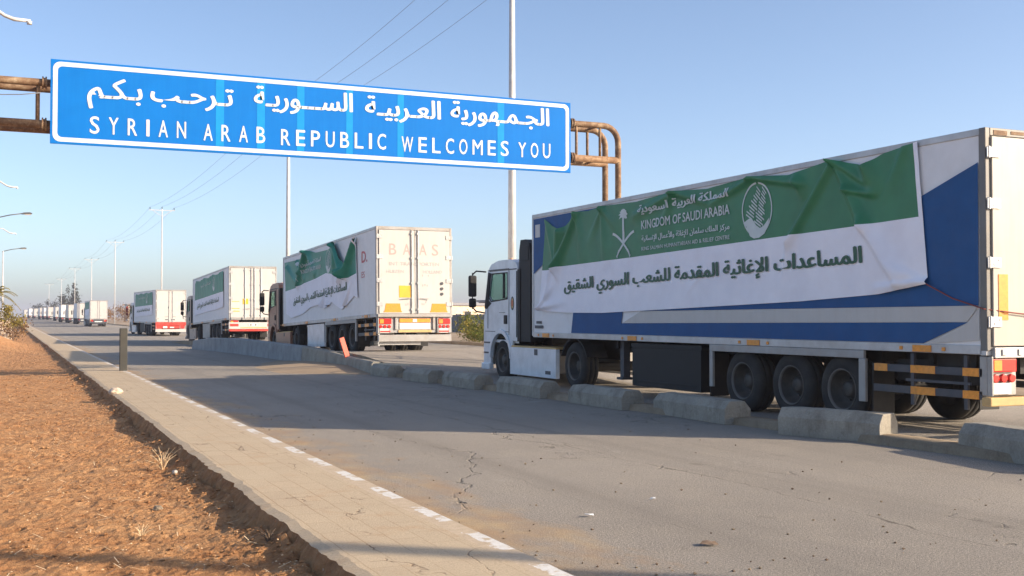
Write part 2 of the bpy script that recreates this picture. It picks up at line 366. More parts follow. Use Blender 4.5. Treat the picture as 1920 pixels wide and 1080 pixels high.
# ------------------------------------------------------------------ road line and levels
def gx(Y): return -4*((Y-280)/250)**2 if Y > 280 else 0
def gz(Y): return .9*sstep(110, 560, Y)
HUMP = [(24,0),(28,.16),(32.5,.47),(34.5,.5),(38,.43),(48.5,.08),(53,.1),(60,.34),(62,.35),(66,.26),(75,-.02),(85,0)]
def rz(X, Y):          # right carriageway and verge level
    h = lerp_pts(HUMP, Y); s = .42*sstep(26, 33, Y)*(1-sstep(78, 96, Y))
    t = sstep(14, 17, X)
    return gz(Y) + h*(1-t) + s*t
def med(Y): return 9.98 - .045*(min(Y,45)-11) + .0006*(min(Y,45)-11)**2    # near edge of the median
YS = [-40, -25, -12, -4] + [0+.75*i for i in range(60)] + [45+2*i for i in range(30)] + [105+10*i for i in range(50)] + [610+60*i for i in range(10)]
def strip(name, xa, xb, zf, m, nx=4, ys=YS, skirt=None):
    b = MB(); vs = []; nxx = nx+1
    for y in ys:
        a, c = xa(y), xb(y)
        for i in range(nxx):
            x = a+(c-a)*i/nx; vs.append((x+gx(y), y, zf(x, y)))
    b.add(vs, [(j*nxx+i, j*nxx+i+1, (j+1)*nxx+i+1, (j+1)*nxx+i) for j in range(len(ys)-1) for i in range(nx)])
    return tag(b.build(name, m, smooth=True), kind='structure')

strip('road', lambda y: 3.04, lambda y: med(y)+.25, lambda x, y: gz(y), M['road'], 3)
strip('far_road', lambda y: med(y)+.22, lambda y: 17.45, lambda x, y: rz(x, y)+.004*(1-sstep(60,90,y)) - (.0), M['road'], 12)
b = MB(); vs = []
for y in YS: vs += [(med(y)+.22+gx(y), y, gz(y)-.3), (med(y)+.225+gx(y), y, rz(med(y), y)+.003)]
b.add(vs, [(2*j, 2*j+1, 2*j+3, 2*j+2) for j in range(len(YS)-1)]); tag(b.build('road_edge', M['kerbc']), kind='structure')
# sheet of dry ground out to the horizon, just under everything
def ground():
    xs = [-2600,-1200,-500,-200,-80,-30,-12,-6,1.8,3,9,12,14,15.5,17.3,17.6,20,26,40,80,200,500,1200,2600]
    ys = [-60,-30,-10] + [3*i for i in range(0, 40)] + [125,150,200,260,330,400,480,560,700,900,1300,2000,3000]
    b = MB(); vs = []
    for y in ys:
        for x in xs:
            z = gz(y) - (.32 if x < 17.5 else 0)
            if x >= 9: z = rz(x, y) - (.32 if x < 17.5 else -.02)
            if x > 20: z += .1*noise.noise((x*.05, y*.05, 3))
            vs.append((x + gx(min(y, 700)) if abs(x) < 300 else x, y, z))
    n = len(xs)
    b.add(vs, [(j*n+i, j*n+i+1, (j+1)*n+i+1, (j+1)*n+i) for j in range(len(ys)-1) for i in range(n-1)])
    tag(b.build('ground', M['ground'], smooth=True), kind='structure')
ground()

# red soil verge on the left, finely modelled near the camera
def fbm(x, y, s, o=4):
    v = 0; a = 1.; t = 0
    for k in range(o):
        v += a*noise.noise((x*s, y*s, k*7.3)); t += a; a *= .55; s *= 2.1
    return v/t
def soil_z(x, y):
    e = 1.84 + edge_n(y)
    z = -.075 + gz(y) + .05*fbm(x, y, .35, 2) + .035*fbm(x, y, 2.0, 3) + .03*fbm(x+40, y, 7, 3) + .022*fbm(x, y+30, 17, 2)*sstep(26, 14, y) + .06*sstep(.3, 0, e-x)*max(0, fbm(x*3, y, 2.5, 3)*2+.5) + .95*math.exp(-((x+1.3)/1.5)**2-((y-66)/11)**2)
    z += .08*sstep(.5, 0, e-x)*max(0, .35+fbm(3, y, .7, 3)*1.5)       # crumbled earth against the paving edge
    z += .14*sstep(-1, -7, x)
    return z
def edge_n(y): return .05*fbm(9, y, .8, 3) + .03*fbm(4, y, 4, 2) + .022*noise.noise((4.5, y*11, 0))
def soil():
    ys = []; y = 4.5
    while y < 34: ys.append(y); y += .016 + .0042*(y-4)
    while y < 140: ys.append(y); y += .25 + .02*(y-34)
    xs = []; x = 2.05
    while x > -16: xs.append(x); x -= .035 + .012*max(0, 1-x)**1.35
    xs = xs[::-1]; n = len(xs); vs = []
    for y in ys:
        for x in xs: vs.append((x, y, soil_z(x, y)))
    b = MB(); b.add(vs, [(j*n+i, j*n+i+1, (j+1)*n+i+1, (j+1)*n+i) for j in range(len(ys)-1) for i in range(n-1)])
    tag(b.build('soil_verge', M['soil'], smooth=False), kind='structure')
soil()
def rock(b, c, r, m=0, sq=.7):
    p = [(1,0,0),(-1,0,0),(0,1,0),(0,-1,0),(0,0,1),(0,0,-1)]
    a = random.random()*6.28; vs = []
    for q in p:
        k = r*random.uniform(.6,1.25); x, y = q[0]*k, q[1]*k
        vs.append((c[0]+x*math.cos(a)-y*math.sin(a), c[1]+x*math.sin(a)+y*math.cos(a), c[2]+q[2]*k*sq))
    b.add(vs, [(0,2,4),(2,1,4),(1,3,4),(3,0,4),(2,0,5),(1,2,5),(3,1,5),(0,3,5)], m)
M['straw'] = mat('pale_straw', (.68,.5,.3), .9, var=.3, scale=8)
M['clod'] = mat('soil_clod', (.55,.27,.1), .95, var=.4, scale=6, bumps=.6)
def clods():
    b = MB()
    for i in range(15000):
        y = 5.2 + 30*random.random()**2.2; x = 1.75 - random.random()**1.25*(1.2+.42*y)
        if x > 1.78+edge_n(y): continue
        r = .005*(1/(1-.93*random.random()))**.75; r = min(r, .022)*(1+.015*y)
        w_ = random.random() > .9
        if w_: r = min(r, .011)
        if random.random() < .12: x = 1.78+edge_n(y)-random.random()**2*.25
        rock(b, (x, y, soil_z(x, y)+r*.1), r*(1+.015*y), 1 if w_ else 0, .5)
    tag(b.build('soil_clods', [M['soil'], M['straw']]), kind='stuff')
    b = MB()
    for i in range(900):          # dry straw and twigs
        y = 5.2 + 26*random.random()**2.; x = 1.7 - random.random()**1.2*(1.2+.42*y)
        if x > 1.74+edge_n(y): continue
        a = random.random()*3.14; l = random.uniform(.02,.07); z = soil_z(x, y)+.012; w = .0035
        dx, dy = math.cos(a)*l, math.sin(a)*l; ux, uy = -math.sin(a)*w, math.cos(a)*w; h = random.uniform(0,.03)
        b.add([(x-dx-ux,y-dy-uy,z),(x+dx-ux,y+dy-uy,z+h),(x+dx+ux,y+dy+uy,z+h),(x-dx+ux,y-dy+uy,z)], [(0,1,2,3)], 0 if random.random() < .7 else 1)
    tag(b.build('dry_straw', [M['straw'], M['bark']]), kind='stuff')
clods()

# pavement: slab with a crumbled edge on the soil side, flush kerb with worn white paint on the road side
def pavement():
    ys = []; y = 3.
    while y < 60: ys.append(y); y += .05 + .006*max(0, y-5)
    while y < 700: ys.append(y); y += 2 + .03*(y-60)
    vs = []
    for y in ys:
        e = 1.84 + edge_n(y); g = gx(y); z = gz(y)
        t = .015*fbm(2, y, 2, 2)
        vs += [(e-.14+g+.07*fbm(20,y,3,2)+.03*noise.noise((8.5,y*13,0)), y, z-.35), (e-.07+g+.07*fbm(25,y,4,2)+.05*noise.noise((1.5,y*17,0)), y, z-.06+.03*noise.noise((6.5,y*12,0))), (e-.02+g+.05*fbm(30,y,5,2)+.03*noise.noise((9.5,y*15,0)), y, z+.03+.02*noise.noise((2.5,y*9,0))), (e+.02+g, y, z+.085+t), (e+.1+g, y, z+.1+t*.5), (2.847+g, y, z+.0955)]
    b = MB(); n = 6
    b.add(vs, [(j*n+i, j*n+i+1, (j+1)*n+i+1, (j+1)*n+i) for j in range(len(ys)-1) for i in range(n-1)])
    b.m = [1 if k % 5 < 3 else 0 for k in range(len(b.f))]
    tag(b.build('pavement', [M['paving'], M['soil']]), kind='structure')
    b = MB(); vs = []; n = 5
    for y in ys:
        g = gx(y); z = gz(y); w = .012*fbm(50, y, 3, 3)
        vs += [(2.836+g, y, z-.1), (2.845+g, y, z+.0945), (3.03+g+w, y, z+.092), (3.055+g+w, y, z+.07), (3.06+g+w*1.5, y, z-.1)]
    b.add(vs, [(j*n+i, j*n+i+1, (j+1)*n+i+1, (j+1)*n+i) for j in range(len(ys)-1) for i in range(n-1)])
    tag(b.build('kerb', M['kerbp']), kind='structure')
pavement()
# low concrete strip the median blocks stand on
def median():
    ys = [4+.25*i for i in range(104)]; vs = []
    for y in ys:
        m0 = med(y); w = .02*fbm(60, y, 1.5, 2)
        vs += [(m0+w, y, -.05), (m0+.02+w, y, .10+.02*fbm(61,y,2,2)), (m0+.25, y, .115), (m0+.46, y, .10), (m0+.5, y, -.05)]
    b = MB(); n = 5
    b.add(vs, [(j*n+i, j*n+i+1, (j+1)*n+i+1, (j+1)*n+i) for j in range(len(ys)-1) for i in range(n-1)])
    tag(b.build('median_strip', M['kerbc'], smooth=True), kind='structure')
median()
# kerb and dry verge on the far side
strip('verge_kerb', lambda y: 17.4, lambda y: 17.7, lambda x, y: rz(x, y)+.13, M['kerbc'], 2)
b = MB(); vs = []
for y in YS: vs += [(17.4+gx(y), y, rz(17.4,y)-.1), (17.4+gx(y), y, rz(17.4,y)+.13)]
b.add(vs, [(2*j, 2*j+1, 2*j+3, 2*j+2) for j in range(len(YS)-1)]); tag(b.build('verge_kerb_face', M['kerbc']), kind='structure')

# ------------------------------------------------------------------ median blocks
def block(p0, p1, h, w, label, seed):
    a = Vector((*p0, 0)); c = Vector((*p1, 0)); d = (a-c); ln = d.length; d.normalize(); r = Vector((-d.y, d.x, 0))
    if r.x < 0: r = -r
    prof = [(0,0),(0,h*.66),(w*.2,h),(w*.8,h),(w,h*.66),(w,0)]
    rnd = random.Random(seed); nseg = 9; b = MB(); vs = []; n = len(prof)
    for k in range(nseg+1):
        t = k/nseg*ln
        for i, (u, z) in enumerate(prof):
            e = .006 if 0 < k < nseg else .014
            du, dz = rnd.uniform(-e, e)*.7, rnd.uniform(-e, e)*(.6 if z > 0 else 0)
            if k in (0, nseg) and z > .1: dz -= .008
            vs.append(c + d*t + r*(u+du) + Vector((0,0,z+dz)) - c)
    b.add(vs, [(k*n+i, (k+1)*n+i, (k+1)*n+(i+1)%n, k*n+(i+1)%n) for k in range(nseg) for i in range(n)] + [tuple(range(n)), tuple(range(nseg*n, nseg*n+n))[::-1]])
    o = b.build('kerb_block', M['conc'], bevel=.007, loc=c)
    bm = bmesh.new(); bm.from_mesh(o.data); bmesh.ops.recalc_face_normals(bm, faces=bm.faces[:]); bm.to_mesh(o.data); bm.free()
    tag(o, label, 'concrete block', 'concrete blocks along the median')
BL = [((10.19,10.1),(9.93,8.1),.37,.45,'grey concrete block cut by the right picture edge, nearest of the median row'),
      ((9.58,12.7),(10.07,11.27),.37,.45,'concrete block by the trailer tail, its pale end face bright in the sun'),
      ((9.80,16.32),(9.70,14.14),.35,.45,'long grey concrete block in front of the near trailer foremost and middle rear wheels'),
      ((9.56,19.0),(9.58,17.02),.34,.45,'grey concrete block in front of the black pallet box of the near truck'),
      ((9.50,22.28),(9.48,20.07),.34,.45,'grey concrete block in front of the near truck white tank fairing'),
      ((9.29,25.05),(9.34,23.12),.33,.45,'grey concrete block just ahead of the near truck front wheel'),
      ((9.10,27.35),(9.22,25.79),.32,.45,'small grey concrete block, second from the long concrete barrier'),
      ((9.12,30.23),(9.16,28.8),.32,.45,'small grey concrete block touching the end of the long concrete barrier')]
for i, q in enumerate(BL): block(*q, seed=i+3)

# long weathered barrier wall further along the median
def barrier():
    root = empty('concrete_barrier', (9.2, 30.6, 0), 'long weathered grey concrete barrier wall beside the second truck', 'barrier')
    TOP = [(30.6,.34),(33,.40),(36,.52),(39,.58),(44,.62),(50,.66),(55,.6),(58,.42)]
    for k, (a, c) in enumerate(((30.6, 38.9), (38.93, 58))):
        b = MB(); vs = []; ys = []; y = a
        while y < c: ys.append(y); y += .35
        ys.append(c)
        for y in ys:
            x0 = lerp_pts([(30.6,9.22),(39,9.22),(50,9.0),(58,8.3)], y); h = lerp_pts(TOP, y) + .015*fbm(70, y, 1.2, 2)
            w = .015*fbm(75, y, 1.5, 2)
            vs += [(x0+w, y, -.05), (x0+.03+w, y, .12), (x0+.06+w, y, h-.04), (x0+.1, y, h), (x0+.36, y, h), (x0+.4, y, h-.04), (x0+.42, y, -.05)]
        n = 7; m = len(ys)
        b.add([(p[0]-9.2, p[1]-30.6, p[2]) for p in vs], [(j*n+i, j*n+(i+1)%n, (j+1)*n+(i+1)%n, (j+1)*n+i) for j in range(m-1) for i in range(n)] + [tuple(range(n))[::-1], tuple(range((m-1)*n, m*n))])
        b.build('wall_section', M['conc2'] if k else M['conc'], root)
barrier()
# orange board leaning at the barrier end
b = MB(); b.box(-.085,.085,-.02,.02,0,.62)
o = b.build('marker_board', M['boardor'], bevel=.008, loc=(9.33, 33.3, .38)); o.rotation_euler = (R(-6), R(-17), R(20))
tag(o, 'leaning orange-red marker board on the end of the long concrete barrier', 'marker board')
# bollard
b = MB(); b.box(-.1,.1,-.1,.1,-.1,1.26)
o = b.build('bollard', M['bollard'], bevel=.015, loc=(2.93, 33.4, .02)); tag(o, 'dark grey square bollard at the pavement kerb', 'bollard')

# ------------------------------------------------------------------ text
FORMS = {}
for cp in range(0xFE80, 0xFEFD):
    d = unicodedata.decomposition(chr(cp)).split()
    if d: FORMS[(d[0][1:-1], tuple(int(q, 16) for q in d[1:]))] = chr(cp)
def shape(word):
    cs = [ord(c) for c in word]; units = []; i = 0
    while i < len(cs):
        if cs[i] == 0x644 and i+1 < len(cs) and cs[i+1] in (0x622,0x623,0x625,0x627): units.append((cs[i], cs[i+1])); i += 2
        else: units.append((cs[i],)); i += 1
    T = (0x640,)
    def nxt(u): return u == T or ('initial', u) in FORMS
    def prv(u): return u == T or ('final', u) in FORMS
    out = []
    for i, u in enumerate(units):
        if u == T: out.append('\u0640'); continue
        j = i > 0 and nxt(units[i-1]) and prv(u); k = i+1 < len(units) and nxt(u) and prv(units[i+1])
        f = 'medial' if j and k else 'final' if j else 'initial' if k else 'isolated'
        out.append(FORMS.get((f, u)) or FORMS.get(('isolated', u)) or chr(u[0]))
    return ''.join(out[::-1])
TC = {}
def text_geo(s, bold=.0, spacing=1.):
    key = (s, bold, spacing)
    if key in TC: return TC[key]
    if any('\u0600' <= c <= '\u06ff' for c in s): body = ' '.join(shape(w) for w in s.split(' ')[::-1])
    else: body = s
    c = bpy.data.curves.new('t', 'FONT'); c.body = body; c.offset = bold; c.space_character = spacing; c.resolution_u = 3
    o = bpy.data.objects.new('t', c); COL.objects.link(o)
    me = bpy.data.meshes.new_from_object(o.evaluated_get(bpy.context.evaluated_depsgraph_get()))
    bpy.data.objects.remove(o); bpy.data.curves.remove(c)
    bm = bmesh.new(); bm.from_mesh(me); bpy.data.meshes.remove(me)
    bmesh.ops.remove_doubles(bm, verts=bm.verts[:], dist=1e-5); bm.verts.index_update(); bm.verts.ensure_lookup_table()
    isl = {}; k = 0                        # overlapping glyphs sit on slightly different levels
    for v in bm.verts:
        if v.index in isl: continue
        st = [v]; isl[v.index] = k
        while st:
            q = st.pop()
            for e in q.link_edges:
                w = e.other_vert(q)
                if w.index not in isl: isl[w.index] = k; st.append(w)
        k += 1
    for v in bm.verts: v.co.z = (isl[v.index] % 5)*.0006
    vs = [v.co.copy() for v in bm.verts]; fs = [tuple(v.index for v in f.verts) for f in bm.faces]; bm.free()
    TC[key] = (vs, fs); return TC[key]
def put_text(b, s, mapf, x0, x1, y0, y1, h, m=0, bold=.0, spacing=1., fine=None, href=None):
    """fit text between x0..x1, baseline rising y0..y1, capital height h; mapf(u, v, lift) -> point"""
    vs0, fs0 = text_geo(s, 0, spacing)
    vs, fs = [], []                        # heavier strokes: overprinted with tiny shifts, each on its own level
    for k, (sx, sy) in enumerate(((0,0),(1,0),(-1,0),(0,.8),(0,-.8),(2,0),(-2,0)) if bold > .011 and s[0] > '\u0600' else ((0,0),(1,0),(-1,0),(0,.8),(0,-.8)) if bold > .011 else ((0,0),(.7,0)) if bold else ((0,0),)):
        o = len(vs); vs += [Vector((v.x+sx*bold, v.y+sy*bold, v.z+.0001*k)) for v in vs0]; fs += [tuple(o+i for i in f) for f in fs0]
    a = min(v.x for v in vs); c = max(v.x for v in vs); ht = href or .7
    bm = bmesh.new(); bv = [bm.verts.new(((v.x-a)/(c-a), v.y/ht, v.z)) for v in vs]
    for f in fs:
        try: bm.faces.new([bv[i] for i in f])
        except ValueError: pass
    for v in bm.verts:
        t = v.co.x; v.co = Vector((x0+(x1-x0)*t, y0+(y1-y0)*t + v.co.y*h, v.co.z))
    if fine:
        for _ in range(4):
            es = [e for e in bm.edges if e.calc_length() > fine]
            if not es: break
            bmesh.ops.subdivide_edges(bm, edges=es, cuts=1)
        bmesh.ops.triangulate(bm, faces=bm.faces[:])
    bm.verts.index_update()
    b.add([mapf(v.co.x, v.co.y, v.co.z) for v in bm.verts], [tuple(v.index for v in f.verts) for f in bm.faces], m); bm.free()

# ------------------------------------------------------------------ gantry and welcome sign
SY = 27.32
def gantry():
    root = empty('sign_gantry', (15.4, 27.6, 0), 'rusty tubular steel gantry spanning the road and carrying the blue sign', 'gantry')
    o0 = Vector(root.location)
    def T(name, pts, r, n=14, m='rust'):
        b = MB(); b.tube([Vector(p)-o0 for p in pts], r, n); return b.build(name, M[m], root, smooth=True)
    def arc(cx, cz, r, y, right=True):
        q = [(cx + (1 if right else -1)*r*math.sin(R(a)), y, cz + r*math.cos(R(a))) for a in (0,15,30,45,60,75,90)]
        return q
    XL, XR = -1.9, 15.42
    for y in (27.55, 28.3):
        top = [(XL, y, -.1), (XL, y, 6.4)] + arc(XL+.45, 6.42, .45, y, False)[::-1] + arc(XR-.45, 6.42, .45, y) + [(XR, y, 6.3), (XR, y, -.1)]
        T('portal_frame', top, .085)
        T('lower_chord', [(XL, y, 5.93), (XR, y, 5.93)], .095)
    for x in (-1.2, .55, 2.6, 4.6, 6.6, 8.6, 10.6, 12.6, 14.12, 14.85):
        T('lattice_bar', [(x, 27.55, 5.93), (x, 27.55, 6.87)], .04, 8)
        T('lattice_bar', [(x, 28.3, 5.93), (x, 28.3, 6.87)], .04, 8)
        T('cross_bar', [(x, 27.55, 6.87), (x, 28.3, 6.87)], .035, 8)
        T('cross_bar', [(x, 27.55, 5.93), (x, 28.3, 5.93)], .035, 8)
    for z in (1.2, 2.9, 4.62):
        for x in (XL, XR): T('rung', [(x, 27.55, z), (x, 28.3, z)], .03, 8)
    for x in (.68, 13.98):
        for z, r in ((6.87, .14), (5.93, .15)):
            b = MB(); b.lathe([(0,-.05),(r,-.05),(r,-.02),(r*.8,-.018),(r*.8,.018),(r,.02),(r,.05),(0,.05)], Vector((x, 27.55, z))-o0, 'x', 18)
            b.build('flange', M['rust'], root)
    for x in (XL, XR):
        b = MB(); c = Vector((x, 27.92, 0))-o0; b.box(c.x-.45, c.x+.45, c.y-.8, c.y+.8, -.2, .3)
        b.build('footing', M['conc'], root, bevel=.03)
    # a slack cable loop at the left
    T('cable', [(-1.7, 27.4, 6.5), (-.6, 27.42, 6.48), (.2, 27.44, 6.55), (.6, 27.45, 6.62)], .012, 6, 'wire')
gantry()
def rrect(x0, x1, z0, z1, r, n=6):
    P = []
    for cx, cz, a0 in ((x1-r, z1-r, 0), (x0+r, z1-r, 90), (x0+r, z0+r, 180), (x1-r, z0+r, 270)):
        P += [(cx+r*math.cos(R(a0+90*k/n)), cz+r*math.sin(R(a0+90*k/n))) for k in range(n+1)]
    return P
def sign():
    x0, x1, z0, z1 = .80, 13.83, 5.48, 7.38
    root = empty('welcome_sign', (7.3, SY, z0), 'wide blue road sign with white Arabic and English welcome lettering', 'road sign')
    ox, oz = 7.3, z0
    b = MB(); b.box(x0-ox, x1-ox, 0, .05, 0, z1-oz); b.build('sign_panel', [M['signblue']], root, bevel=.006)
    b = MB()
    for i in range(9): b.box(x0+.6+i*1.45-ox, x0+.68+i*1.45-ox, .052, .22, .1, z1-oz-.1)
    b.build('back_rail', M['signback'], root)
    ou = rrect(x0+.05-ox, x1-.05-ox, .05, z1-oz-.05, .16); inn = rrect(x0+.15-ox, x1-.15-ox, .15, z1-oz-.15, .1)
    n = len(ou); b = MB()
    b.add([(p[0], -.004, p[1]) for p in ou] + [(p[0], -.004, p[1]) for p in inn], [(i, (i+1) % n, n+(i+1) % n, n+i) for i in range(n)]); b.build('sign_border', M['signwhite'], root)
    for a, c in ((4.43,4.62),(5.4,5.59),(6.37,6.55),(7.6,7.77),(8.93,9.1),(11.68,11.87)):  # retroreflective strips: their brighter return of light is put into a lighter blue
        b = MB(); b.add([(a-ox, -.003, .155), (c-ox, -.003, .155), (c-ox, -.003, z1-oz-.155), (a-ox, -.003, z1-oz-.155)], [(0,1,2,3)])
        b.build('reflective_strip', M['signcyan'], root)
    f = lambda u, v, l: (u-ox, -.007-l, v-oz)
    K = '\u0640'
    for s, a, c, z in (('بـكـم', 1.57, 2.77, 6.58), ('تـرحـب', 2.94, 4.84, 6.6), ('الســـوريـة', 5.32, 7.77, 6.68), ('العـربيـة', 8.08, 10.1, 6.66), ('الجـمـهورية', 10.36, 13.19, 6.7)):
        b = MB(); put_text(b, s, f, a, c, z, z+.01, .46, 0, .015, href=.714); b.build('lettering', M['signwhite'], root)
    for s, a, c, z, zz in (('SYRIAN', 1.63, 3.75, 5.76, 5.78), ('ARAB', 4.15, 5.6, 5.76, 5.78), ('REPUBLIC', 5.98, 8.63, 5.76, 5.81), ('WELCOMES', 9.04, 12., 5.78, 5.84), ('YOU', 12.28, 13.22, 5.83, 5.85)):
        b = MB()
        # letter-spaced capitals: each letter is narrow
        wd = {'I': .35, 'M': 1.25, 'W': 1.35}; ws = [wd.get(q, 1.) for q in s]; gap = .95 if s != 'YOU' else .6
        if s in ('WELCOMES', 'REPUBLIC'): gap = .62
        u = (c-a)/(sum(ws)+gap*(len(s)-1)); x = a
        for ch, w in zip(s, ws):
            put_text(b, ch, f, x, x+w*u, z+(zz-z)*(x-a)/(c-a), z+(zz-z)*(x-a)/(c-a), .385, 0, .0112, href=.69); x += (w+gap)*u
        b.build('lettering', M['signwhite'], root)
sign()

# ------------------------------------------------------------------ trucks
WH = {}
def wheel_meshes(kind):
    if kind in WH: return WH[kind]
    t = MB(); w = .30 if kind == 'steer' else .37
    t.lathe([(.30,.02),(.33,.0),(.42,-.005),(.485,.02),(.515,.05),(.52,.09),(.52,w*.32),(.508,w*.33),(.508,w*.36),(.52,w*.37),(.52,w*.63),(.508,w*.64),(.508,w*.67),(.52,w*.68),(.52,w-.07),(.51,w-.04),(.485,w-.02),(.42,w+.005),(.33,w),(.30,w-.02)], (0,0,0), 'x', 40)
    r = MB(); dep = -.0 if kind == 'steer' else .12
    r.lathe([(.305,.02),(.315,-.003),(.30,.0),(.285,.03),(.27,.10+dep*.3),(.20,.11+dep),(.13,.10+dep),(.12,.05+dep*.6),(.085,.03+dep*.6),(.0,.03+dep*.6)], (0,0,0), 'x', 32, ms=[1,1,1,0,0,0,0,0,0])
    for k in range(10):
        a = k*.628; c = (.10+dep-.03, .17*math.cos(a), .17*math.sin(a)); r.lathe([(.014,.04),(.014,0),(0,0)], c, 'x', 6)
    r.lathe([(.305,w-.02),(.29,w-.04),(.2,w-.06),(0,w-.06)], (0,0,0), 'x', 24)
    if kind != 'steer':                     # oval hand holes
        pass
    o1 = t.build('tyre', M['rubber'], smooth=True); o2 = r.build('rim', [M['rim'], M['rimw']], smooth=True)
    WH[kind] = (o1.data, o2.data, w); bpy.data.objects.remove(o1); bpy.data.objects.remove(o2)
    return WH[kind]
def wheel(root, x, y, side, kind='trail'):
    a, b, w = wheel_meshes(kind)
    t = bpy.data.objects.new('wheel', a); COL.objects.link(t); t.parent = root
    q = bpy.data.objects.new('rim', b); COL.objects.link(q); q.parent = t
    t.location = (x, y, .52)
    if side > 0: t.rotation_euler = (0, 0, math.pi)
    return t
def truck(name, loc, label, c, rot=(0,0,0), scale=1):
    """local frame: x 0 (left side) .. 2.55, y 0 (tail) forward, z up from the road"""
    lod = c.get('lod', 1); Lg = c.get('len', 13.6); W_ = 2.55; ZB, ZT = 1.17, 4.0
    root = empty(name, loc, label, 'truck', c.get('group', 'trucks of the aid convoy'), rot); root.scale = (scale,)*3
    cab = M[c['cab']]
    def B(name, mats, f, parent=root, bevel=0, smooth=False):
        b = MB(); f(b); return b.build(name, mats, parent, bevel, smooth)
    # ---- trailer box (walls, rails, corner posts)
    wallm = M[c.get('side', 'panel')]
    def bx(b):
        b.box(.012, W_-.012, .05, Lg-.03, ZB, ZT-.02)
    body = B('trailer_body', [wallm], bx, bevel=.01)
    def rails(b):
        for x in (0, W_-.06):
            b.box(x, x+.06, .07, Lg-.05, ZB-.05, ZB+.07); b.box(x-.004, x+.064, .07, Lg-.05, ZT-.09, ZT)
        b.box(0, W_, .0, .1, ZB-.06, ZB+.05)
        if lod < 2:
            for x in (0, W_-.09): b.box(x-.003, x+.093, Lg-.09, Lg+.003, ZB-.02, ZT+.003)
    B('trailer_rail', [M['alu']], rails, body, bevel=.008)
    def frame(b):
        for x in (-.004, W_-.076): b.box(x, x+.08, -.02, .09, ZB, ZT+.004)
        b.box(.078, W_-.078, -.02, .09, ZT-.1, ZT+.004)
    B('door_frame', [M['steel'] if c.get('frame') != 'dark' else M['post']], frame, body, bevel=.01)
    if c.get('livery'):
        b = MB(); xo = -.004
        def poly(pts, m): b.add([(xo, p[0]-10.69, p[1]) for p in pts], [tuple(range(len(pts)))], m)
        poly([(24.2,3.89),(24.2,2.60),(23.70,2.80),(20.8,3.2),(20.8,3.89)], 0)
        poly([(22.15,1.7),(22.25,1.245),(20.02,1.245),(20.02,1.47),(19.95,1.72)], 0)
        poly([(20.02,1.47),(20.02,1.245),(11.76,1.245),(10.98,1.53)], 0)
        poly([(19.3,1.71),(10.80,1.745),(10.79,3.57),(12.6,2.95),(14.5,1.95)], 0)
        poly([(19.98,1.475),(11.0,1.535),(10.80,1.742),(19.25,1.705)], 1)
        poly([(11.70,1.242),(10.99,1.525),(10.79,1.72),(10.79,1.30)], 1)
        b.build('livery_panel', [M['blue'], M['white']], body)
        b = MB(); b.box(-.012,0,13.0,13.42,1.33,1.4); b.box(-.012,0,13.08,13.34,1.44,1.5)
        b.box(-.01,0,13.15,13.4,3.45,3.75,1); b.build('sticker', [M['dkgrey'], M['white']], body)
    # ---- rear doors
    dm = M[c.get('door', 'white')]
    for k in (0, 1):
        x0, x1 = (.085, W_/2-.006) if k == 0 else (W_/2+.006, W_-.085)
        d = B('rear_door', [dm, M['dkgrey']], lambda b: (b.box(x0, x1, -.045, .03, ZB+.06, ZT-.11), b.box(x0+.008, x1-.008, -.03, .03, ZB+.055, ZT-.105, 1)), bevel=.008)
        if lod < 2:
            def rods(b):
                xs = c.get('rods', (.14,))
                for q in xs:
                    x = x1-q if k == 0 else x0+q
                    b.tube([(x, -.075, ZB+.0), (x, -.075, ZT-.1)], .017, 8)
                    for z in (ZB+.16, ZB+1., ZB+1.8, ZT-.25): b.box(x-.04, x+.04, -.092, -.046, z, z+.06)
                x = x1-.14 if k == 0 else x0+.14
                b.tube([(x, -.09, ZB+.55), (x+(-.32 if k == 0 else .32), -.1, ZB+.53)], .014, 6)
            B('lock_rod', M['alu'], rods, d)
            for z in (ZB+.3, ZB+1.05, ZB+1.8, ZT-.38):
                xa = -.012 if k == 0 else W_-.21
                B('hinge', M['alu'], lambda b: (b.box(xa, xa+.222, -.062, -.046, z, z+.13), b.lathe([(0,0),(.022,0),(.022,.15),(0,.15)], (0.02 if k == 0 else W_-.02, -.05, z-.01), 'z', 10), b.box(xa+.09, xa+.12, -.067, -.06, z+.03, z+.06), b.box(xa+.17, xa+.2, -.067, -.06, z+.08, z+.11)), d, .004)
    # ---- chassis and running gear
    def ch(b):
        for x in (.75, 1.65): b.box(x, x+.14, .15, Lg-.4, .86, ZB-.06)
        for y in (1.2, 2.2, 3.4, 4.6, 5.9, 8, 10): b.box(.3, 2.25, y, y+.1, .95, ZB-.06)
        for y in c.get('axles', (2.8, 4.0, 5.3)): b.tube([(.3,y,.5),(2.25,y,.5)], .08, 10)
        for x in (.75, 1.65): b.box(x, x+.14, Lg-1.4, 16.2, .6, .84)
        b.box(.85, 1.7, 10.8, 12.5, .82, 1.08)
        b.tube([(.3,Lg-2.06,.5),(2.25,Lg-2.06,.5)], .11, 10); b.tube([(.3,Lg+1.95,.5),(2.25,Lg+1.95,.5)], .08, 10)
        b.box(.35, 2.2, Lg+.9, Lg+2.9, .55, .95)
    B('chassis', M['black'], ch)
    for y in c.get('axles', (2.8, 4.0, 5.3)):
        wheel(root, .06, y, -1); wheel(root, W_-.06, y, 1)
    wheel(root, .06, Lg-2.06, -1, 'trail'); wheel(root, W_-.06, Lg-2.06, 1, 'trail')
    wheel(root, .08, Lg+1.95, -1, 'steer'); wheel(root, W_-.08, Lg+1.95, 1, 'steer')
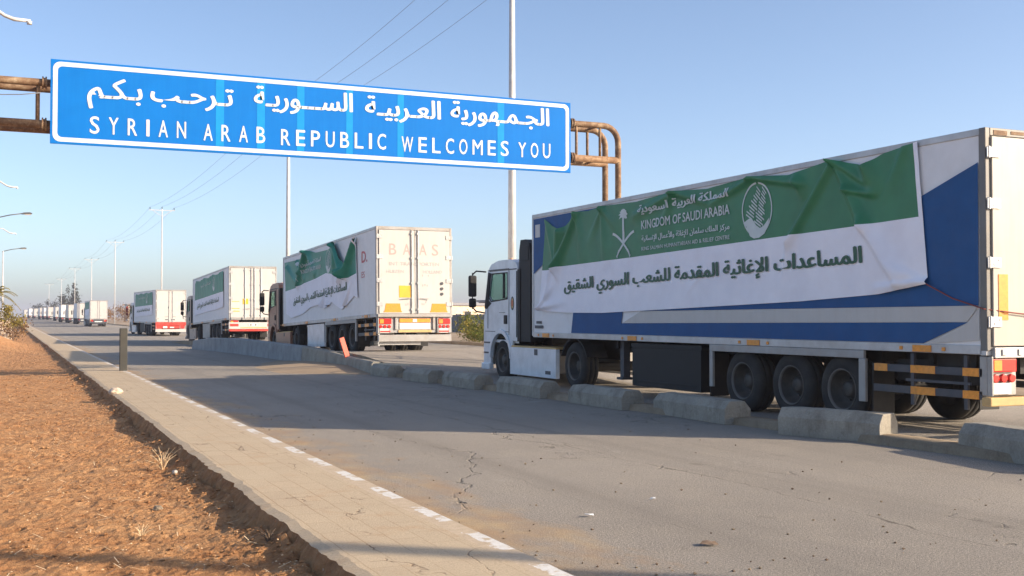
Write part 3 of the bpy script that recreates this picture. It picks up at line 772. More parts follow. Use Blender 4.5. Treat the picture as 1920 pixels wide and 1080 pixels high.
    if lod < 2:
        # landing legs, pallet box, guards
        for x in (.35, 2.05): B('landing_leg', M['dkgrey'], lambda b: (b.box(x, x+.15, 9.85, 10.0, .35, 1.1), b.box(x-.06, x+.21, 9.8, 10.05, .3, .35)))
        for x0 in (.06, W_-.6):
            B('pallet_box', M[c.get('boxm', 'fridge')], lambda b: (b.box(x0, x0+.54, 6.55, 9.0, .24, 1.06), b.box(x0-.01, x0+.55, 6.52, 9.03, 1.0, 1.08), b.box(x0-.008, x0, 6.7, 8.85, .33, .36)), bevel=.02)
        for x in (0., W_-.05):
            def guard(b):
                b.box(x, x+.05, 2.25, 6.2, 1.0, ZB-.052); b.box(x, x+.05, 2.22, 2.36, .38, 1.0); b.box(x, x+.05, 6.1, 6.2, .38, 1.0)
            B('wheel_frame', M['steel'], guard, bevel=.008)
        for x in (.03, W_-.07):
            sgd = B('side_guard', [M['dkgrey'], M['orange']], lambda b: [b.box(x, x+.04, .1, 2.08, z, z+.1) for z in (.55, .84)] + [b.box(x+.01, x+.05, y, y+.06, .4, 1.1) for y in (.35, 1.3)] + [b.box(x+.005, x+.03, .3, 1.45, .72, .755)] +
                [b.box(x-.004, x+.044, a, e, z-.002, z+.102, 1) for z, sg in ((.55, ((.15,.42),(.9,1.35))), (.84, ((.15,.42),(.9,1.35),(1.8,2.06)))) for a, e in sg])
        for y in (2.3, 6.25):
            for x in (.06, W_-.45): B('mud_flap', M['black'], lambda b: b.box(x, x+.39, y-.18 if y < 3 else y, y-.16 if y < 3 else y+.02, .2, .95))
        B('spare_bracket', M['black'], lambda b: (b.box(.35, 2.2, .5, 1.3, .9, 1.1), b.box(.4, .46, .2, 2., .7, 1.), b.box(2.05, 2.11, .2, 2., .7, 1.)))
        for y in (1.1, 4.9, 8.9, 12.85):
            for x in (-.016, W_): B('marker_light', M['orange'], lambda b: (b.box(x, x+.016, y-.17, y+.17, ZB-.04, ZB+.05), b.box(x+.002, x+.014, y-.42, y-.36, ZB-.02, ZB+.03), b.box(x+.002, x+.014, y+.36, y+.42, ZB-.02, ZB+.03)), bevel=.005)
    # ---- tail end
    rear = c.get('rear', 'near')
    if lod < 2:
        for x in (.03, W_-.53):
            t = B('tail_light', [M['steel']], lambda b: (b.box(x, x+.5, .02, .14, .6, 1.1), b.box(x+.0, x+.03, -.06, .02, .6, 1.1)), bevel=.01)
            if rear == 'red':
                B('lens', M['red'], lambda b: b.box(x+.05, x+.46, -.02, .02, .82, .96), t, .01)
            else:
                B('lens', M['red'], lambda b: (b.box(x+.05, x+.46, -.03, .019, .9, 1.07), [b.lathe([(.0,-.03),(.055,-.03),(.055,.02),(0,.02)], (x+.11+.14*i, .0, .82), 'y', 12) for i in range(3)]), t, .01)
                B('reflector', M['orange'], lambda b: b.box(x+.07, x+.2, -.036, -.03, .92, 1.05), t)
                B('plate', M['plate'], lambda b: b.box(x+.08, x+.38, -.012, .019, .62, .76), t)
    if rear == 'near':
        B('rear_buffer', M['rustw'], lambda b: (b.box(.02, W_-.02, -.05, .1, .47, .58),), bevel=.012)
        B('rear_sill', M['alu'], lambda b: (b.box(.09, W_-.09, -.06, -.002, ZB-.09, ZB+.04), [b.box(.2+.28*i, .26+.28*i, -.075, -.06, ZB-.06, ZB+.02) for i in range(8)]), bevel=.006)
        B('side_reflector', M['orange'], lambda b: b.box(.17, .33, -.052, -.046, 1.56, 2.14))
        B('rust_patch', M['rust'], lambda b: [b.box(.14+i*.3, .37+i*.3, -.026, -.02, 3.915+.02*(i % 2), 3.975) for i in range(7)])
        B('number_plate', M['plate'], lambda b: b.box(1.02, 1.53, -.03, .0, .8, .94))
    elif rear == 'steel':
        B('rear_panel', M['steel'], lambda b: (b.box(.02, W_-.02, .0, .06, .62, 1.14), b.box(.05, W_-.05, -.06, .06, .34, .56), b.box(.6, .68, -.05, 0, .72, 1.16), b.box(1.87, 1.95, -.05, 0, .72, 1.16), b.box(.02, W_-.02, -.1, .1, ZB-.05, ZB+.05)), bevel=.01)
        B('number_plate', [M['orange'], M['plate']], lambda b: (b.box(.76, 1.79, -.025, -.002, .95, 1.07), b.box(.76, 1.79, -.027, -.002, .73, .92, 1), b.box(1.2, 1.34, -.03, -.024, .96, 1.06, 1)))
        B('buffer_strip', [M['rustw'], M['redp']], lambda b: (b.box(.72, 1.84, -.03, -.002, .635, .71), b.box(.12, .45, -.02, -.002, .64, .69, 1), b.box(2.1, 2.43, -.02, -.002, .64, .69, 1)))
        B('mud_flap', M['white'], lambda b: b.box(.1, 1.5, .08, .1, .24, .33))
        for x in (.25, 1.8): B('light_panel', [M['orange']], lambda b: (b.prism([(x, 1.3), (x+.56, 1.3), (x+.52, 1.55), (x+.05, 1.55)], 'y', -.052, -.046), b.box(x-.02, x+.58, -.056, -.046, 1.27, 1.31)), bevel=.01)
        B('warning_placard', M['yellow'], lambda b: (b.box(.74, 1.14, -.054, -.046, 1.74, 2.12)), bevel=.004)
        B('vent_cap', M['dkgrey'], lambda b: [b.lathe([(0,-.065),(.05,-.065),(.05,-.046),(0,-.046)], (2.19, 0, 2.2-.17*i), 'y', 14) for i in range(3)])
        B('sticker', M['fadedgrey'], lambda b: [b.box(x, x+.03, -.05, -.046, z, z+.06) for x, z in ((1.52,2.42),(1.72,2.42),(1.52,2.1),(1.6,2.12),(1.68,2.1),(.95,1.48),(1.02,1.5),(1.12,1.48),(1.5,1.5),(1.56,1.5),(1.62,1.56),(1.66,1.62))])
        b = MB(); f = lambda u, v, l: (u, -.049-l, v)
        for s, a, e in (('B', .42, .66), ('A', .88, 1.13), ('A', 1.43, 1.68), ('S', 1.86, 2.08)): put_text(b, s, f, a, e, 3.1, 3.1, .36, 0, .01, href=.69)
        put_text(b, 'INT TRANSPORTEN', f, .42, 2.1, 2.76, 2.76, .11, 1, 0, href=.69)
        put_text(b, 'HUIZEN', f, .32, .9, 2.52, 2.52, .1, 1, 0, href=.69); put_text(b, 'HOLLAND', f, 1.55, 2.2, 2.52, 2.52, .1, 1, 0, href=.69)
        b.build('door_lettering', [M['faded'], M['fadedgrey']], root)
        b = MB(); f = lambda u, v, l: (-.002-l+.008, -u, v)
        put_text(b, 'D.', f, -1.6, -.95, 2.95, 2.95, .36, 0, .03, href=.69); put_text(b, 'ES', f, -1.6, -1.25, 2.45, 2.45, .2, 0, .01, href=.69)
        b.build('side_lettering', [M['fadedred']], root)
    elif rear == 'white':
        B('rear_buffer', [M['white'], M['redp'], M['rustw']], lambda b: (b.box(.0, W_, -.06, .1, .62, .98), b.box(.05, .5, -.068, -.06, .76, .9, 1), b.box(2.05, 2.5, -.068, -.06, .76, .9, 1), b.box(.02, W_-.02, -.05, .1, .5, .6, 1), b.box(.6, 2.0, -.066, -.06, .66, .72, 2), b.box(2.2,2.5,-.05,.0,.12,.5,2)), bevel=.012)
        B('rear_sill', M['steel'], lambda b: [b.box(.1+.6*i, .62+.6*i, -.07, -.02, ZB-.06, ZB+.07) for i in range(4)], bevel=.006)
        B('placard', M['yellow'], lambda b: (b.box(.72, 1.02, -.052, -.046, 1.95, 2.25), b.box(.14, .55, -.052, -.046, 2.08, 2.11), b.box(.14, .55, -.052, -.046, 1.55, 1.6), b.box(.14, .55, -.052, -.046, 1.7, 1.74), b.box(2.1, 2.4, -.052, -.046, 1.45, 1.68)))
        B('number_plate', M['plate'], lambda b: b.box(1.05, 1.5, -.075, -.061, .78, .9))
        B('number_mark', M['dkgrey'], lambda b: [b.box(x, x+.07, -.079, -.0745, .8, .88) for x in (1.12, 1.38)])
    elif rear == 'red':
        B('rear_buffer', [M['redp'], M['white'], M['plate']], lambda b: (b.box(.0, W_, -.06, .1, .92, 1.2), b.box(.1, W_-.1, -.03, .1, .66, .9), b.box(.0, W_, -.06, .12, .36, .6, 1), b.box(.62, .98, -.05, -.03, .68, .86, 2), b.box(1.2, 1.55, -.05, -.03, .7, .8, 2), b.box(.0, .08, -.05, .1, .5, 1.2, 0)), bevel=.012)
        B('handle', M['dkgrey'], lambda b: (b.box(1.06, 1.1, -.09, -.046, 2.4, 2.55), b.box(.1, .25, -.06, -.046, 1.5, 1.53), b.box(2.28, 2.33, -.06, -.046, 1.5, 1.95), b.box(.8, 1.05, -.06, -.046, 1.38, 1.46), b.box(1.32, 1.6, -.06, -.046, 1.38, 1.46)))
    else:
        B('rear_buffer', [M['dkgrey'], M['plate'], M['red']], lambda b: (b.box(.1, W_-.1, -.03, .1, .55, 1.05), b.box(.4, 2.1, -.05, .1, .4, .52), b.box(.7, 1.8, -.04, -.03, .7, .85, 1), b.box(.2, .5, -.045, -.03, .8, .95, 2), b.box(2.05, 2.35, -.045, -.03, .8, .95, 2)), bevel=.01)
    # ---- tractor cab (hollow, with glazed doors)
    y0 = Lg + .93; yf = Lg + 3.08; dy = y0-14.53; zr = 3.02
    ax_ = Lg+1.95
    arch = [(ax_+.64*math.cos(R(a)), .55+.64*math.sin(R(a))) for a in range(0, 181, 15)]
    outer = [(y0+.03, 1.0), (y0, 1.1), (y0, 2.8), (y0+.1, 2.93), (y0+.35, zr), (yf-.95, zr), (yf-.5, 2.94), (yf-.28, 2.78), (yf-.1, 2.0), (yf, 1.45), (yf, .45), (yf-.08, .34), (ax_+.66, .34)] + arch + [(ax_-.68, .75), (ax_-.72, 1.0)]
    win = [(y0+.62, 2.06), (y0+.62, 2.68), (yf-.50, 2.68), (yf-.34, 2.14), (yf-.52, 2.0)]
    cb = None
    for x in (.04, W_-.1):
        o = holed_prism('cab_side', outer, [win] if lod < 2 else [], x, x+.06, cab, root if cb is None else cb, .012)
        if cb is None: cb = o; o.name = 'cab'
        xs = x+.02
        g = B('side_window', M['glass'] if lod < 2 else M['seat'], lambda b: b.prism(win, 'x', xs, xs+.012) if lod < 2 else b.prism(win, 'x', x-.004, x+.064), root)
        if lod < 2:
            ow = [(p[0]+(-.03 if p[0] < (win[0][0]+win[2][0])/2 else .03), p[1]+(-.03 if p[1] < 2.3 else .03)) for p in win]
            holed_prism('window_trim', ow, [win], x-.006 if x < 1 else x+.06, x if x < 1 else x+.066, M['black'], g, 0)
            holed_prism('window_bar', [(y0+.86, 2.06), (y0+.86, 2.68), (y0+.92, 2.68), (y0+.92, 2.06)], [], x+.005, x+.05, M['black'], g, 0)
    roofp = [(y0, 2.78), (y0+.1, 2.93), (y0+.35, zr), (yf-.95, zr), (yf-.5, 2.94), (yf-.28, 2.78)]
    def shell(b):
        inner = [(p[0]+(.05 if p[0] < yf-1 else -.05), p[1]-.05) for p in roofp]
        b.prism(roofp + inner[::-1], 'x', .1, W_-.1)
        b.box(.1, W_-.1, y0+.05, yf-.06, .95, 1.02)
        b.prism([(yf-.06, .36), (yf, .45), (yf, 1.45), (yf-.06, 1.8), (yf-.12, 1.8), (yf-.07, 1.4), (yf-.07, .36)], 'x', .1, W_-.1)
        if c.get('spoiler'): b.prism([(y0, zr-.02), (y0, 3.75), (y0+.25, 3.75), (yf-.7, zr)], 'x', .2, W_-.2)
    B('cab_shell', cab, shell, cb, .02)
    B('back_wall', M['fridge'], lambda b: (b.box(.1, W_-.1, y0, y0+.048, .95, 2.78), b.box(.03, .1, y0-.16, y0-.002, 1.0, 2.76), b.box(W_-.1, W_-.03, y0-.16, y0-.002, 1.0, 2.76), b.box(.5, 2.05, y0-.3, y0-.002, .95, 1.7)), cb, .01)
    B('windscreen', M['glass'] if lod < 2 else M['seat'], lambda b: b.prism([(yf-.07, 1.8), (yf-.27, 2.78), (yf-.285, 2.78), (yf-.085, 1.8)], 'x', .1, W_-.1), root)
    B('grille', M['black'], lambda b: [b.box(.35, W_-.35, yf-.002, yf+.012, .55+.13*i, .63+.13*i) for i in range(6)], root)
    for x in (.16, W_-.5): B('headlight', M['plate'], lambda b: b.box(x, x+.34, yf-.01, yf+.02, .5, .68), root, .01)
    if lod < 2:
        for x in (.3, W_-.85): B('seat', M['seat'], lambda b: (b.box(x, x+.55, y0+.5, y0+1.05, 1.02, 1.6), b.box(x, x+.55, y0+.45, y0+.62, 1.5, 2.15), b.box(x+.14, x+.41, y0+.47, y0+.58, 2.14, 2.33)), bevel=.05)
        b = MB(); b.tube([(.58+.22*math.cos(a*.393), yf-.62+.1*math.sin(a*.393), 1.93+.2*math.sin(a*.393)) for a in range(17)], .018, 6)
        b.box(.2, W_-.2, yf-.5, yf-.12, 1.3, 1.86); b.build('dashboard', M['seat'], root)
        # door seams and handle, fender, steps, fairing, collar
        for x, sx in ((.034, -1), (W_-.034, 1)):
            [B('door_seam', M['black'], lambda b: b.box(x-.004, x+.004, *q), cb) for q in ((y0+.5, y0+.512, 1.15, 2.8), (yf-.3, yf-.288, 1.3, 2.0), (y0+.5, yf-.3, 2.79, 2.8), (y0+.02, y0+.06, 1.1, 2.72))]
            B('door_handle', M['black'], lambda b: b.box(x-.02, x+.02, y0+.62, y0+.8, 1.42, 1.64), cb, .012)
        B('roof_beacon', M['orange'], lambda b: b.lathe([(.0,.08),(.05,.07),(.06,0)], (.5, yf-.75, zr), 'z', 12), cb)
        for x0, x1 in ((-.0, .1), (W_-.1, W_)):
            B('wheel_arch', M['cabw'] if c['cab'] == 'cabw' else cab, lambda b: b.prism([(ax_+.72*math.cos(R(a)), .57+.72*math.sin(R(a))) for a in range(0, 181, 12)] + [(ax_+.61*math.cos(R(a)), .57+.61*math.sin(R(a))) for a in range(180, -1, -12)], 'x', x0, x1), cb, .012)
            B('tank_fairing', [M['cabw'] if c['cab'] == 'cabw' else cab, M['rustw'], M['dkgrey']], lambda b: (b.box(x0, x1, Lg-1.26, ax_-.66, .2, .86), b.box(x0+.02 if x0 < 1 else x0-.5, x1+.5 if x0 < 1 else x1-.02, Lg-1.24, ax_-.7, .861, .9, 1), b.box(x0-.006 if x0 < 1 else x1, x0 if x0 < 1 else x1+.006, Lg-.3, Lg-.12, .7, .84, 2), b.box(x0-.004 if x0 < 1 else x1, x0 if x0 < 1 else x1+.004, Lg-1.0, Lg-.72, .28, .36, 2)), bevel=.015)
            B('bumper_corner', cab, lambda b: b.box(x0-.02, x1+.02, yf-.5, yf+.03, .25, .42), cb, .03)
        for x in (.12, 1.93): B('fuel_tank', M['steel'], lambda b: b.box(x, x+.5, Lg-1.1, ax_-.75, .3, .8), bevel=.05)
        for x in (.05, W_-.55): B('mudguard', M['black'], lambda b: b.prism([(Lg-2.06+.66*math.cos(R(a)), .52+.62*math.sin(R(a))) for a in range(20, 161, 14)] + [(Lg-2.06+.63*math.cos(R(a)), .52+.59*math.sin(R(a))) for a in range(160, 19, -14)], 'x', x, x+.5))
        for x in (.034, W_-.04):
            B('pillar_trim', M['black'], lambda b: (b.prism([(yf-.36, 2.02), (yf-.49, 2.72), (yf-.31, 2.74), (yf-.12, 2.05)], 'x', x, x+.01), b.prism([(yf-.52, 1.94), (yf-.36, 2.02), (yf-.12, 2.05), (yf-.06, 1.82), (yf-.2, 1.8)], 'x', x, x+.01)), cb)
            for q in ((x, x+.008, y0+.52, yf-.12, 1.22, 1.235), (x, x+.008, y0+.05, yf-.4, 2.755, 2.785), (x-.01, x+.016, y0+.75, y0+1.1, 1.7, 1.71), (x-.012, x+.018, yf-.55, yf-.06, .92, .96), (x-.012, x+.018, yf-.5, yf-.06, .66, .7)): B('door_trim', M['dkgrey'], lambda b: b.box(*q), cb)
        B('air_hose', M['black'], lambda b: [b.tube([(x, Lg+.03, 1.6), (x-.05, Lg+.4, 1.25), (x, Lg+.75, 1.4), (x+.05, y0, 1.7)], .02, 6) for x in (1.0, 1.2, 1.4)])
        B('exhaust_stack', M['black'], lambda b: (b.tube([(.42, Lg+.55, .9), (.42, Lg+.55, 2.9)], .1, 12), b.tube([(.7, Lg+.6, .9), (.7, Lg+.6, 2.6)], .13, 10)), smooth=True)
    if c.get('fridge', lod < 1):
        B('fridge_unit', [M['fridge'], M['alu']], lambda b: (b.prism([(Lg, 2.2), (Lg+.38, 2.2), (Lg+.42, 2.5), (Lg+.42, 3.3), (Lg+.3, 3.55), (Lg, 3.58)], 'x', .42, 2.13), b.box(.44, .5, Lg+.42, Lg+.44, 2.9, 3.3, 1)), bevel=.06)
        B('air_intake', M['fridge'], lambda b: (b.prism([(Lg+.2, 1.0), (Lg+.2, 3.1), (Lg+.28, 3.36), (Lg+.5, 3.46), (Lg+.78, 3.46), (Lg+.86, 3.2), (Lg+.86, 1.0)], 'x', .05, .42), b.box(.04, .05, Lg+.3, Lg+.75, 2.95, 3.3)), bevel=.05)
    for sx, x in ((-1, .02), (1, W_-.02)):
        if lod < 2:
            mi = B('mirror', M[c.get('mir', 'black')], lambda b: (b.box(x+sx*.2-.11, x+sx*.2+.11, yf+.18, yf+.3, 2.12, 2.68), b.box(x+sx*.2-.1, x+sx*.2+.1, yf+.18, yf+.29, 1.84, 2.08)), bevel=.045)
            B('mirror_arm', M['black'], lambda b: (b.tube([(x, yf-.2, 2.76), (x+sx*.15, yf+.1, 2.79), (x+sx*.2, yf+.24, 2.7)], .02, 8), b.tube([(x, yf-.1, 1.7), (x+sx*.15, yf+.1, 1.74), (x+sx*.2, yf+.24, 1.85)], .02, 8), b.tube([(x+sx*.2, yf+.24, 1.8), (x+sx*.2, yf+.24, 2.75)], .015, 6)), mi)
        else:
            B('mirror', M['black'], lambda b: b.box(x+sx*.2-.11, x+sx*.2+.11, yf+.18, yf+.3, 1.85, 2.68), bevel=.03)
    if c.get('crest'):
        B('door_crest', [M['redp'], M['dkgrey'], M['rustw']], lambda b: (b.prism([(y0+.3+.1*math.cos(a), 1.93+.17*math.sin(a)) for a in [k*.524 for k in range(12)]], 'x', .034, .04, 1), b.prism([(y0+.3+.07*math.cos(a), 1.93+.13*math.sin(a)) for a in [k*.524 for k in range(12)]], 'x', .032, .036, 2), b.prism([(y0+.27,1.86),(y0+.33,1.86),(y0+.33,2.0),(y0+.27,2.0)], 'x', .030, .034, 0)), cb)
    return root

# ------------------------------------------------------------------ banners
def banner(label, frame_o, c):
    """frame_o: truck root; coordinates below are truck-local: u = distance from the tail, z up. Built as its own thing."""
    root = empty('aid_banner', frame_o.location, label, 'banner', 'aid banners tied to trailers', frame_o.rotation_euler); root.scale = frame_o.scale
    top, midp, bot, folds = [sorted(c[k]) for k in ('top', 'mid', 'bot')] + [c['folds']]
    seed = c.get('seed', 0)
    def disp(u, z):
        d = .018 + .012*(fbm(u+seed, z, .9, 2)+.3) + .006*fbm(u+seed*3, z, 3.2, 2)
        for (u0, z0, u1, z1, a0, a1, w0, w1) in folds:
            dx, dz = u1-u0, z1-z0; ll = dx*dx+dz*dz
            t = ((u-u0)*dx+(z-z0)*dz)/ll; tc = min(1, max(0, t)); fade = 1 if 0 <= t <= 1 else math.exp(-((t-tc)*math.sqrt(ll)/.12)**2)
            s = ((u-u0)*dz-(z-z0)*dx)/math.sqrt(ll); w = w0+(w1-w0)*tc
            w = w if s > 0 else w*.4
            d += c.get('amp', 1.)*(a0+(a1-a0)*tc)*fade*math.exp(-(s/w)**2)
        return max(.008, d)
    f = lambda u, z, l=0: (-.004-disp(u, z)-l, u, z)
    ua0, ua1 = c['uf']; ub0, ub1 = c['ur']          # front edge u at bottom, top; rear edge u at bottom, top
    nu, nv = c.get('n', (170, 36)); vs = []; ms = []
    for j in range(nv+1):
        v = j/nv
        for i in range(nu+1):
            s = i/nu; u = (ua0+(ua1-ua0)*v)*(1-s) + (ub0+(ub1-ub0)*v)*s
            zb, zm, zt = lerp_pts(bot, u), lerp_pts(midp, u), lerp_pts(top, u)
            z = zb+(zm-zb)*v*2 if v <= .5 else zm+(zt-zm)*(v*2-1)
            vs.append(f(u, z))
    fs = []
    for j in range(nv):
        for i in range(nu):
            fs.append((j*(nu+1)+i, j*(nu+1)+i+1, (j+1)*(nu+1)+i+1, (j+1)*(nu+1)+i))
            ms.append(1 if j >= nv//2 and i < nu*.993 and (j < nv-1 or not c.get('hem')) else 0)
    b = MB(); b.v = vs; b.f = fs; b.m = ms
    b.build('cloth', [M['bwhite'], M[c.get('green', 'bgreen')]], root, smooth=True)
    fr = lambda q, z, l: f(-q, z, .011+l*3)         # text runs front (left) to tail (right): q = -u
    b = MB()
    for s, u0, u1, z0, z1, h, m, bold, href in c['text']:
        b = MB(); put_text(b, s, fr, -u0, -u1, z0, z1, h, m, bold, fine=.05, href=href); b.build('lettering', [M['bprint'], M['bletter']], root)
    b = MB()
    if c.get('emblem'):
        u0, z0, k = c['emblem']                      # palm over crossed swords
        def E(pts, m=0, lift=.007): 
            bm = bmesh.new(); fc = bm.faces.new([bm.verts.new((p[0], p[1], 0)) for p in pts])
            for _ in range(3):
                es = [e for e in bm.edges if e.calc_length() > .06]
                if es: bmesh.ops.subdivide_edges(bm, edges=es, cuts=1)
            bmesh.ops.triangulate(bm, faces=bm.faces[:]); bm.verts.index_update()
            b.add([f(u0-v.co.x*k, z0+v.co.y*k, lift) for v in bm.verts], [tuple(v.index for v in q.verts) for q in bm.faces], m); bm.free()
        E([(-.045,-.17),(.045,-.17),(.035,.34),(-.035,.34)])
        for a in (-95,-70,-45,-22,0,22,45,70,95):
            ca, sa = math.sin(R(a)), math.cos(R(a)); L_ = .2 if abs(a) < 80 else .17
            tip = (ca*L_, .36+sa*L_*.75-.05*(abs(a)/95)**2); q = (ca*L_*.55-sa*.045, .36+sa*L_*.55+ca*.045+.02); r_ = (ca*L_*.55+sa*.045, .36+sa*L_*.55-ca*.045-.01)
            E([(0,.33), r_, tip, q], 0, .0075+.0006*(a % 5))
        for sgn in (-1, 1):
            arc_ = [(sgn*(-.45+.67*t), .02-.42*t**1.5) for t in [i/10 for i in range(11)]]
            for p, q in zip(arc_, arc_[1:]): E([(p[0], p[1]-.03), (q[0], q[1]-.03), (q[0]+.02*sgn, q[1]+.022), (p[0]+.02*sgn, p[1]+.022)], 0, .009+.001*sgn)
            h_ = arc_[-1]; E([(h_[0]-.06*sgn, h_[1]+.05), (h_[0]-.03*sgn, h_[1]+.08), (h_[0]+.04*sgn, h_[1]-.03), (h_[0]+.01*sgn, h_[1]-.06)], 0, .011)
            E([(h_[0]+.01*sgn, h_[1]-.07), (h_[0]+.05*sgn, h_[1]-.03), (h_[0]+.07*sgn, h_[1]-.06), (h_[0]+.03*sgn, h_[1]-.1)], 0, .012)
    if b.v: b.build('emblem', [M['bprint'], M['bletter']], root)
    b = MB()
    if c.get('logo'):
        u0, z0, ru, rzz = c['logo']                  # round mark: ring, slanted dashes, hand shaped like a dove
        def E(pts, m=0, lift=.008):
            b.add([f(u0-p[0]*ru, z0+p[1]*rzz, lift) for p in pts], [tuple(range(len(pts)))], m)
        for k in range(36):
            if 14 < k < 16: continue
            a, e = R(-52+k*9), R(-52+(k+1)*9)
            if R(-52+k*9) > R(232): break
            E([(math.cos(a), math.sin(a)), (math.cos(e), math.sin(e)), (.93*math.cos(e), .93*math.sin(e)), (.93*math.cos(a), .93*math.sin(a))])
        rr = random.Random(4)
        for k in range(13):
            for t0, t1 in ((.0, .44), (.5, .97)):
                t0 += rr.uniform(-.1,.1); t1 += rr.uniform(-.1,.1)
                c0 = (-.66+.065*k, -.42+.1*k); dx, dy = 1.0-.04*k, -.52
                p = (c0[0]+dx*t0, c0[1]+.25+dy*t0); q = (c0[0]+dx*t1, c0[1]+.25+dy*t1)
                if p[0]**2+p[1]**2 > .82 or q[0]**2+q[1]**2 > .82: continue
                E([(p[0], p[1]-.032), (q[0], q[1]-.032), (q[0], q[1]+.032), (p[0], p[1]+.032)], 0, .0085)
        E([(-.9,-.46),(-.72,-.38),(-.5,-.3),(-.28,-.36),(-.05,-.58),(.2,-.7),(.45,-.62),(.62,-.5),(.8,-.36),(.74,-.66),(.5,-.92),(.15,-1.05),(-.2,-1.06),(-.46,-.96),(-.6,-.74),(-.7,-.58)], 0, .009)
    if b.v: b.build('round_mark', [M['bprint'], M['bletter']], root)
    b = MB(); e = f(ub0, lerp_pts(bot, ub0), .0)
    if c.get('rope'):
        b.tube([e, (-.02, (ub0+.1)*.5, e[2]-.2), (-.03, .0, e[2]-.34), (.3, -.08, e[2]-.38), (1.2, -.09, e[2]-.46)], .009, 6)
        b.build('rope', M['rope'], root)
    return root
MSG = 'المساعدات الإغاثية المقدمة للشعب السوري الشقيق'
KSA = 'المملكة العربية السعودية'
CEN = 'مركز الملك سلمان للإغاثة والأعمال الإنسانية'

g0 = lambda Y: (Y-10.69)
near = truck('semi_truck', (11.274, 10.69, 0), 'nearest truck, white cab with blue and white trailer under the big green and white banner',
    dict(lod=0, cab='cabw', livery=True, side='panel', rear='near', frame='dark', door='cream', crest=True, fridge=True))
TOP = [(24.2,3.8),(23.49,3.84),(23.15,3.66),(22.8,3.55),(22.45,3.62),(21.94,3.88),(21.4,3.85),(20.8,3.9),(19.4,3.86),(18.0,3.93),(16.9,3.86),(15.6,3.93),(14.6,3.84),(13.53,3.96),(13.2,3.86),(12.84,3.78),(12.5,3.9),(11.82,3.98),(11.5,3.98)]
MID = [(24,2.66),(23.72,2.67),(23.02,2.66),(22.8,2.72),(19.4,2.78),(16.19,2.85),(14.45,2.89),(13.04,2.92),(11.74,2.96),(11.5,2.96)]
BOT = [(24,1.75),(23.87,1.74),(22.4,1.69),(20.81,1.68),(18.3,1.74),(14.37,1.84),(12.59,1.92),(11.64,2.04),(11.5,2.04)]
loc = lambda P: [(g0(y), z) for y, z in P]
FOLDS = [(23.5,3.8,22.9,2.5,.02,.04,.12,.10),(22.75,3.5,22.95,2.65,.10,.05,.20,.10),(21.94,3.85,22.9,2.75,.06,.07,.10,.14),(21.94,3.85,21.7,2.6,.04,.0,.08,.3),(20.8,3.85,20.7,2.7,.04,.01,.08,.25),(20.8,3.85,21.5,3.1,.03,.0,.06,.2),(20.8,3.85,20.1,3.3,.03,.0,.06,.2),
    (18.0,3.9,18.5,3.3,.04,.01,.08,.2),(18.0,3.9,19.4,3.62,.045,.02,.08,.12),(18.0,3.9,17.0,3.62,.04,.015,.08,.12),(15.6,3.9,16.7,3.62,.05,.02,.07,.1),(15.6,3.9,14.3,3.66,.055,.035,.08,.1),(14.4,3.72,14.2,3.4,.05,.0,.14,.2),
    (13.53,3.94,14.6,2.8,.05,.045,.08,.09),(14.6,2.8,14.9,1.9,.03,.0,.08,.2),(13.53,3.94,12.9,2.9,.05,.05,.08,.16),(12.9,2.9,12.2,2.1,.05,.06,.14,.2),(13.5,3.93,12.9,3.55,.05,.03,.08,.1),(13.2,3.45,12.75,3.35,.06,.04,.06,.08),(12.84,3.75,12.6,3.3,.08,.0,.16,.2),(12.1,3.9,12.5,3.2,.03,.0,.08,.2),
    (11.9,2.15,12.7,2.45,.03,.0,.09,.2),(11.7,2.08,12.6,2.02,.06,.02,.06,.1),(23.8,1.8,22.9,2.45,.06,.0,.07,.25),(23.8,1.78,22.3,1.95,.05,.0,.06,.2),(23.3,2.6,23.5,1.9,.04,.02,.07,.1),(18.2,2.75,17.4,1.95,.012,.0,.06,.1),(17.2,2.3,17.9,1.8,.012,.0,.05,.1)]
banner('large green and white aid banner with white emblem, tied over the near blue trailer', near, dict(
    top=loc(TOP), mid=loc(MID), bot=loc(BOT), folds=[(g0(a), b_, g0(c_), d, e, f_, g, h) for a, b_, c_, d, e, f_, g, h in FOLDS],
    uf=(g0(23.87), g0(23.5)), ur=(g0(11.64), g0(11.82)), n=(300, 60), rope=True, amp=1.5,
    text=[(MSG, g0(22.54), g0(12.91), 2.19, 2.385, .24, 1, .022, .714), ('KINGDOM OF SAUDI ARABIA', g0(19.15), g0(16.2), 3.3, 3.36, .165, 0, .02, .69), (KSA, g0(19.25), g0(16.2), 3.62, 3.66, .15, 0, .02, .714),
          (CEN, g0(19.15), g0(16.2), 3.075, 3.10, .1, 0, .015, .714), ('KING SALMAN HUMANITARIAN AID & RELIEF CENTRE', g0(19.15), g0(16.2), 2.885, 2.93, .07, 0, .012, .69)],
    emblem=(g0(19.88), 3.27, .98), logo=(g0(15.43), 3.37, .41, .45)))

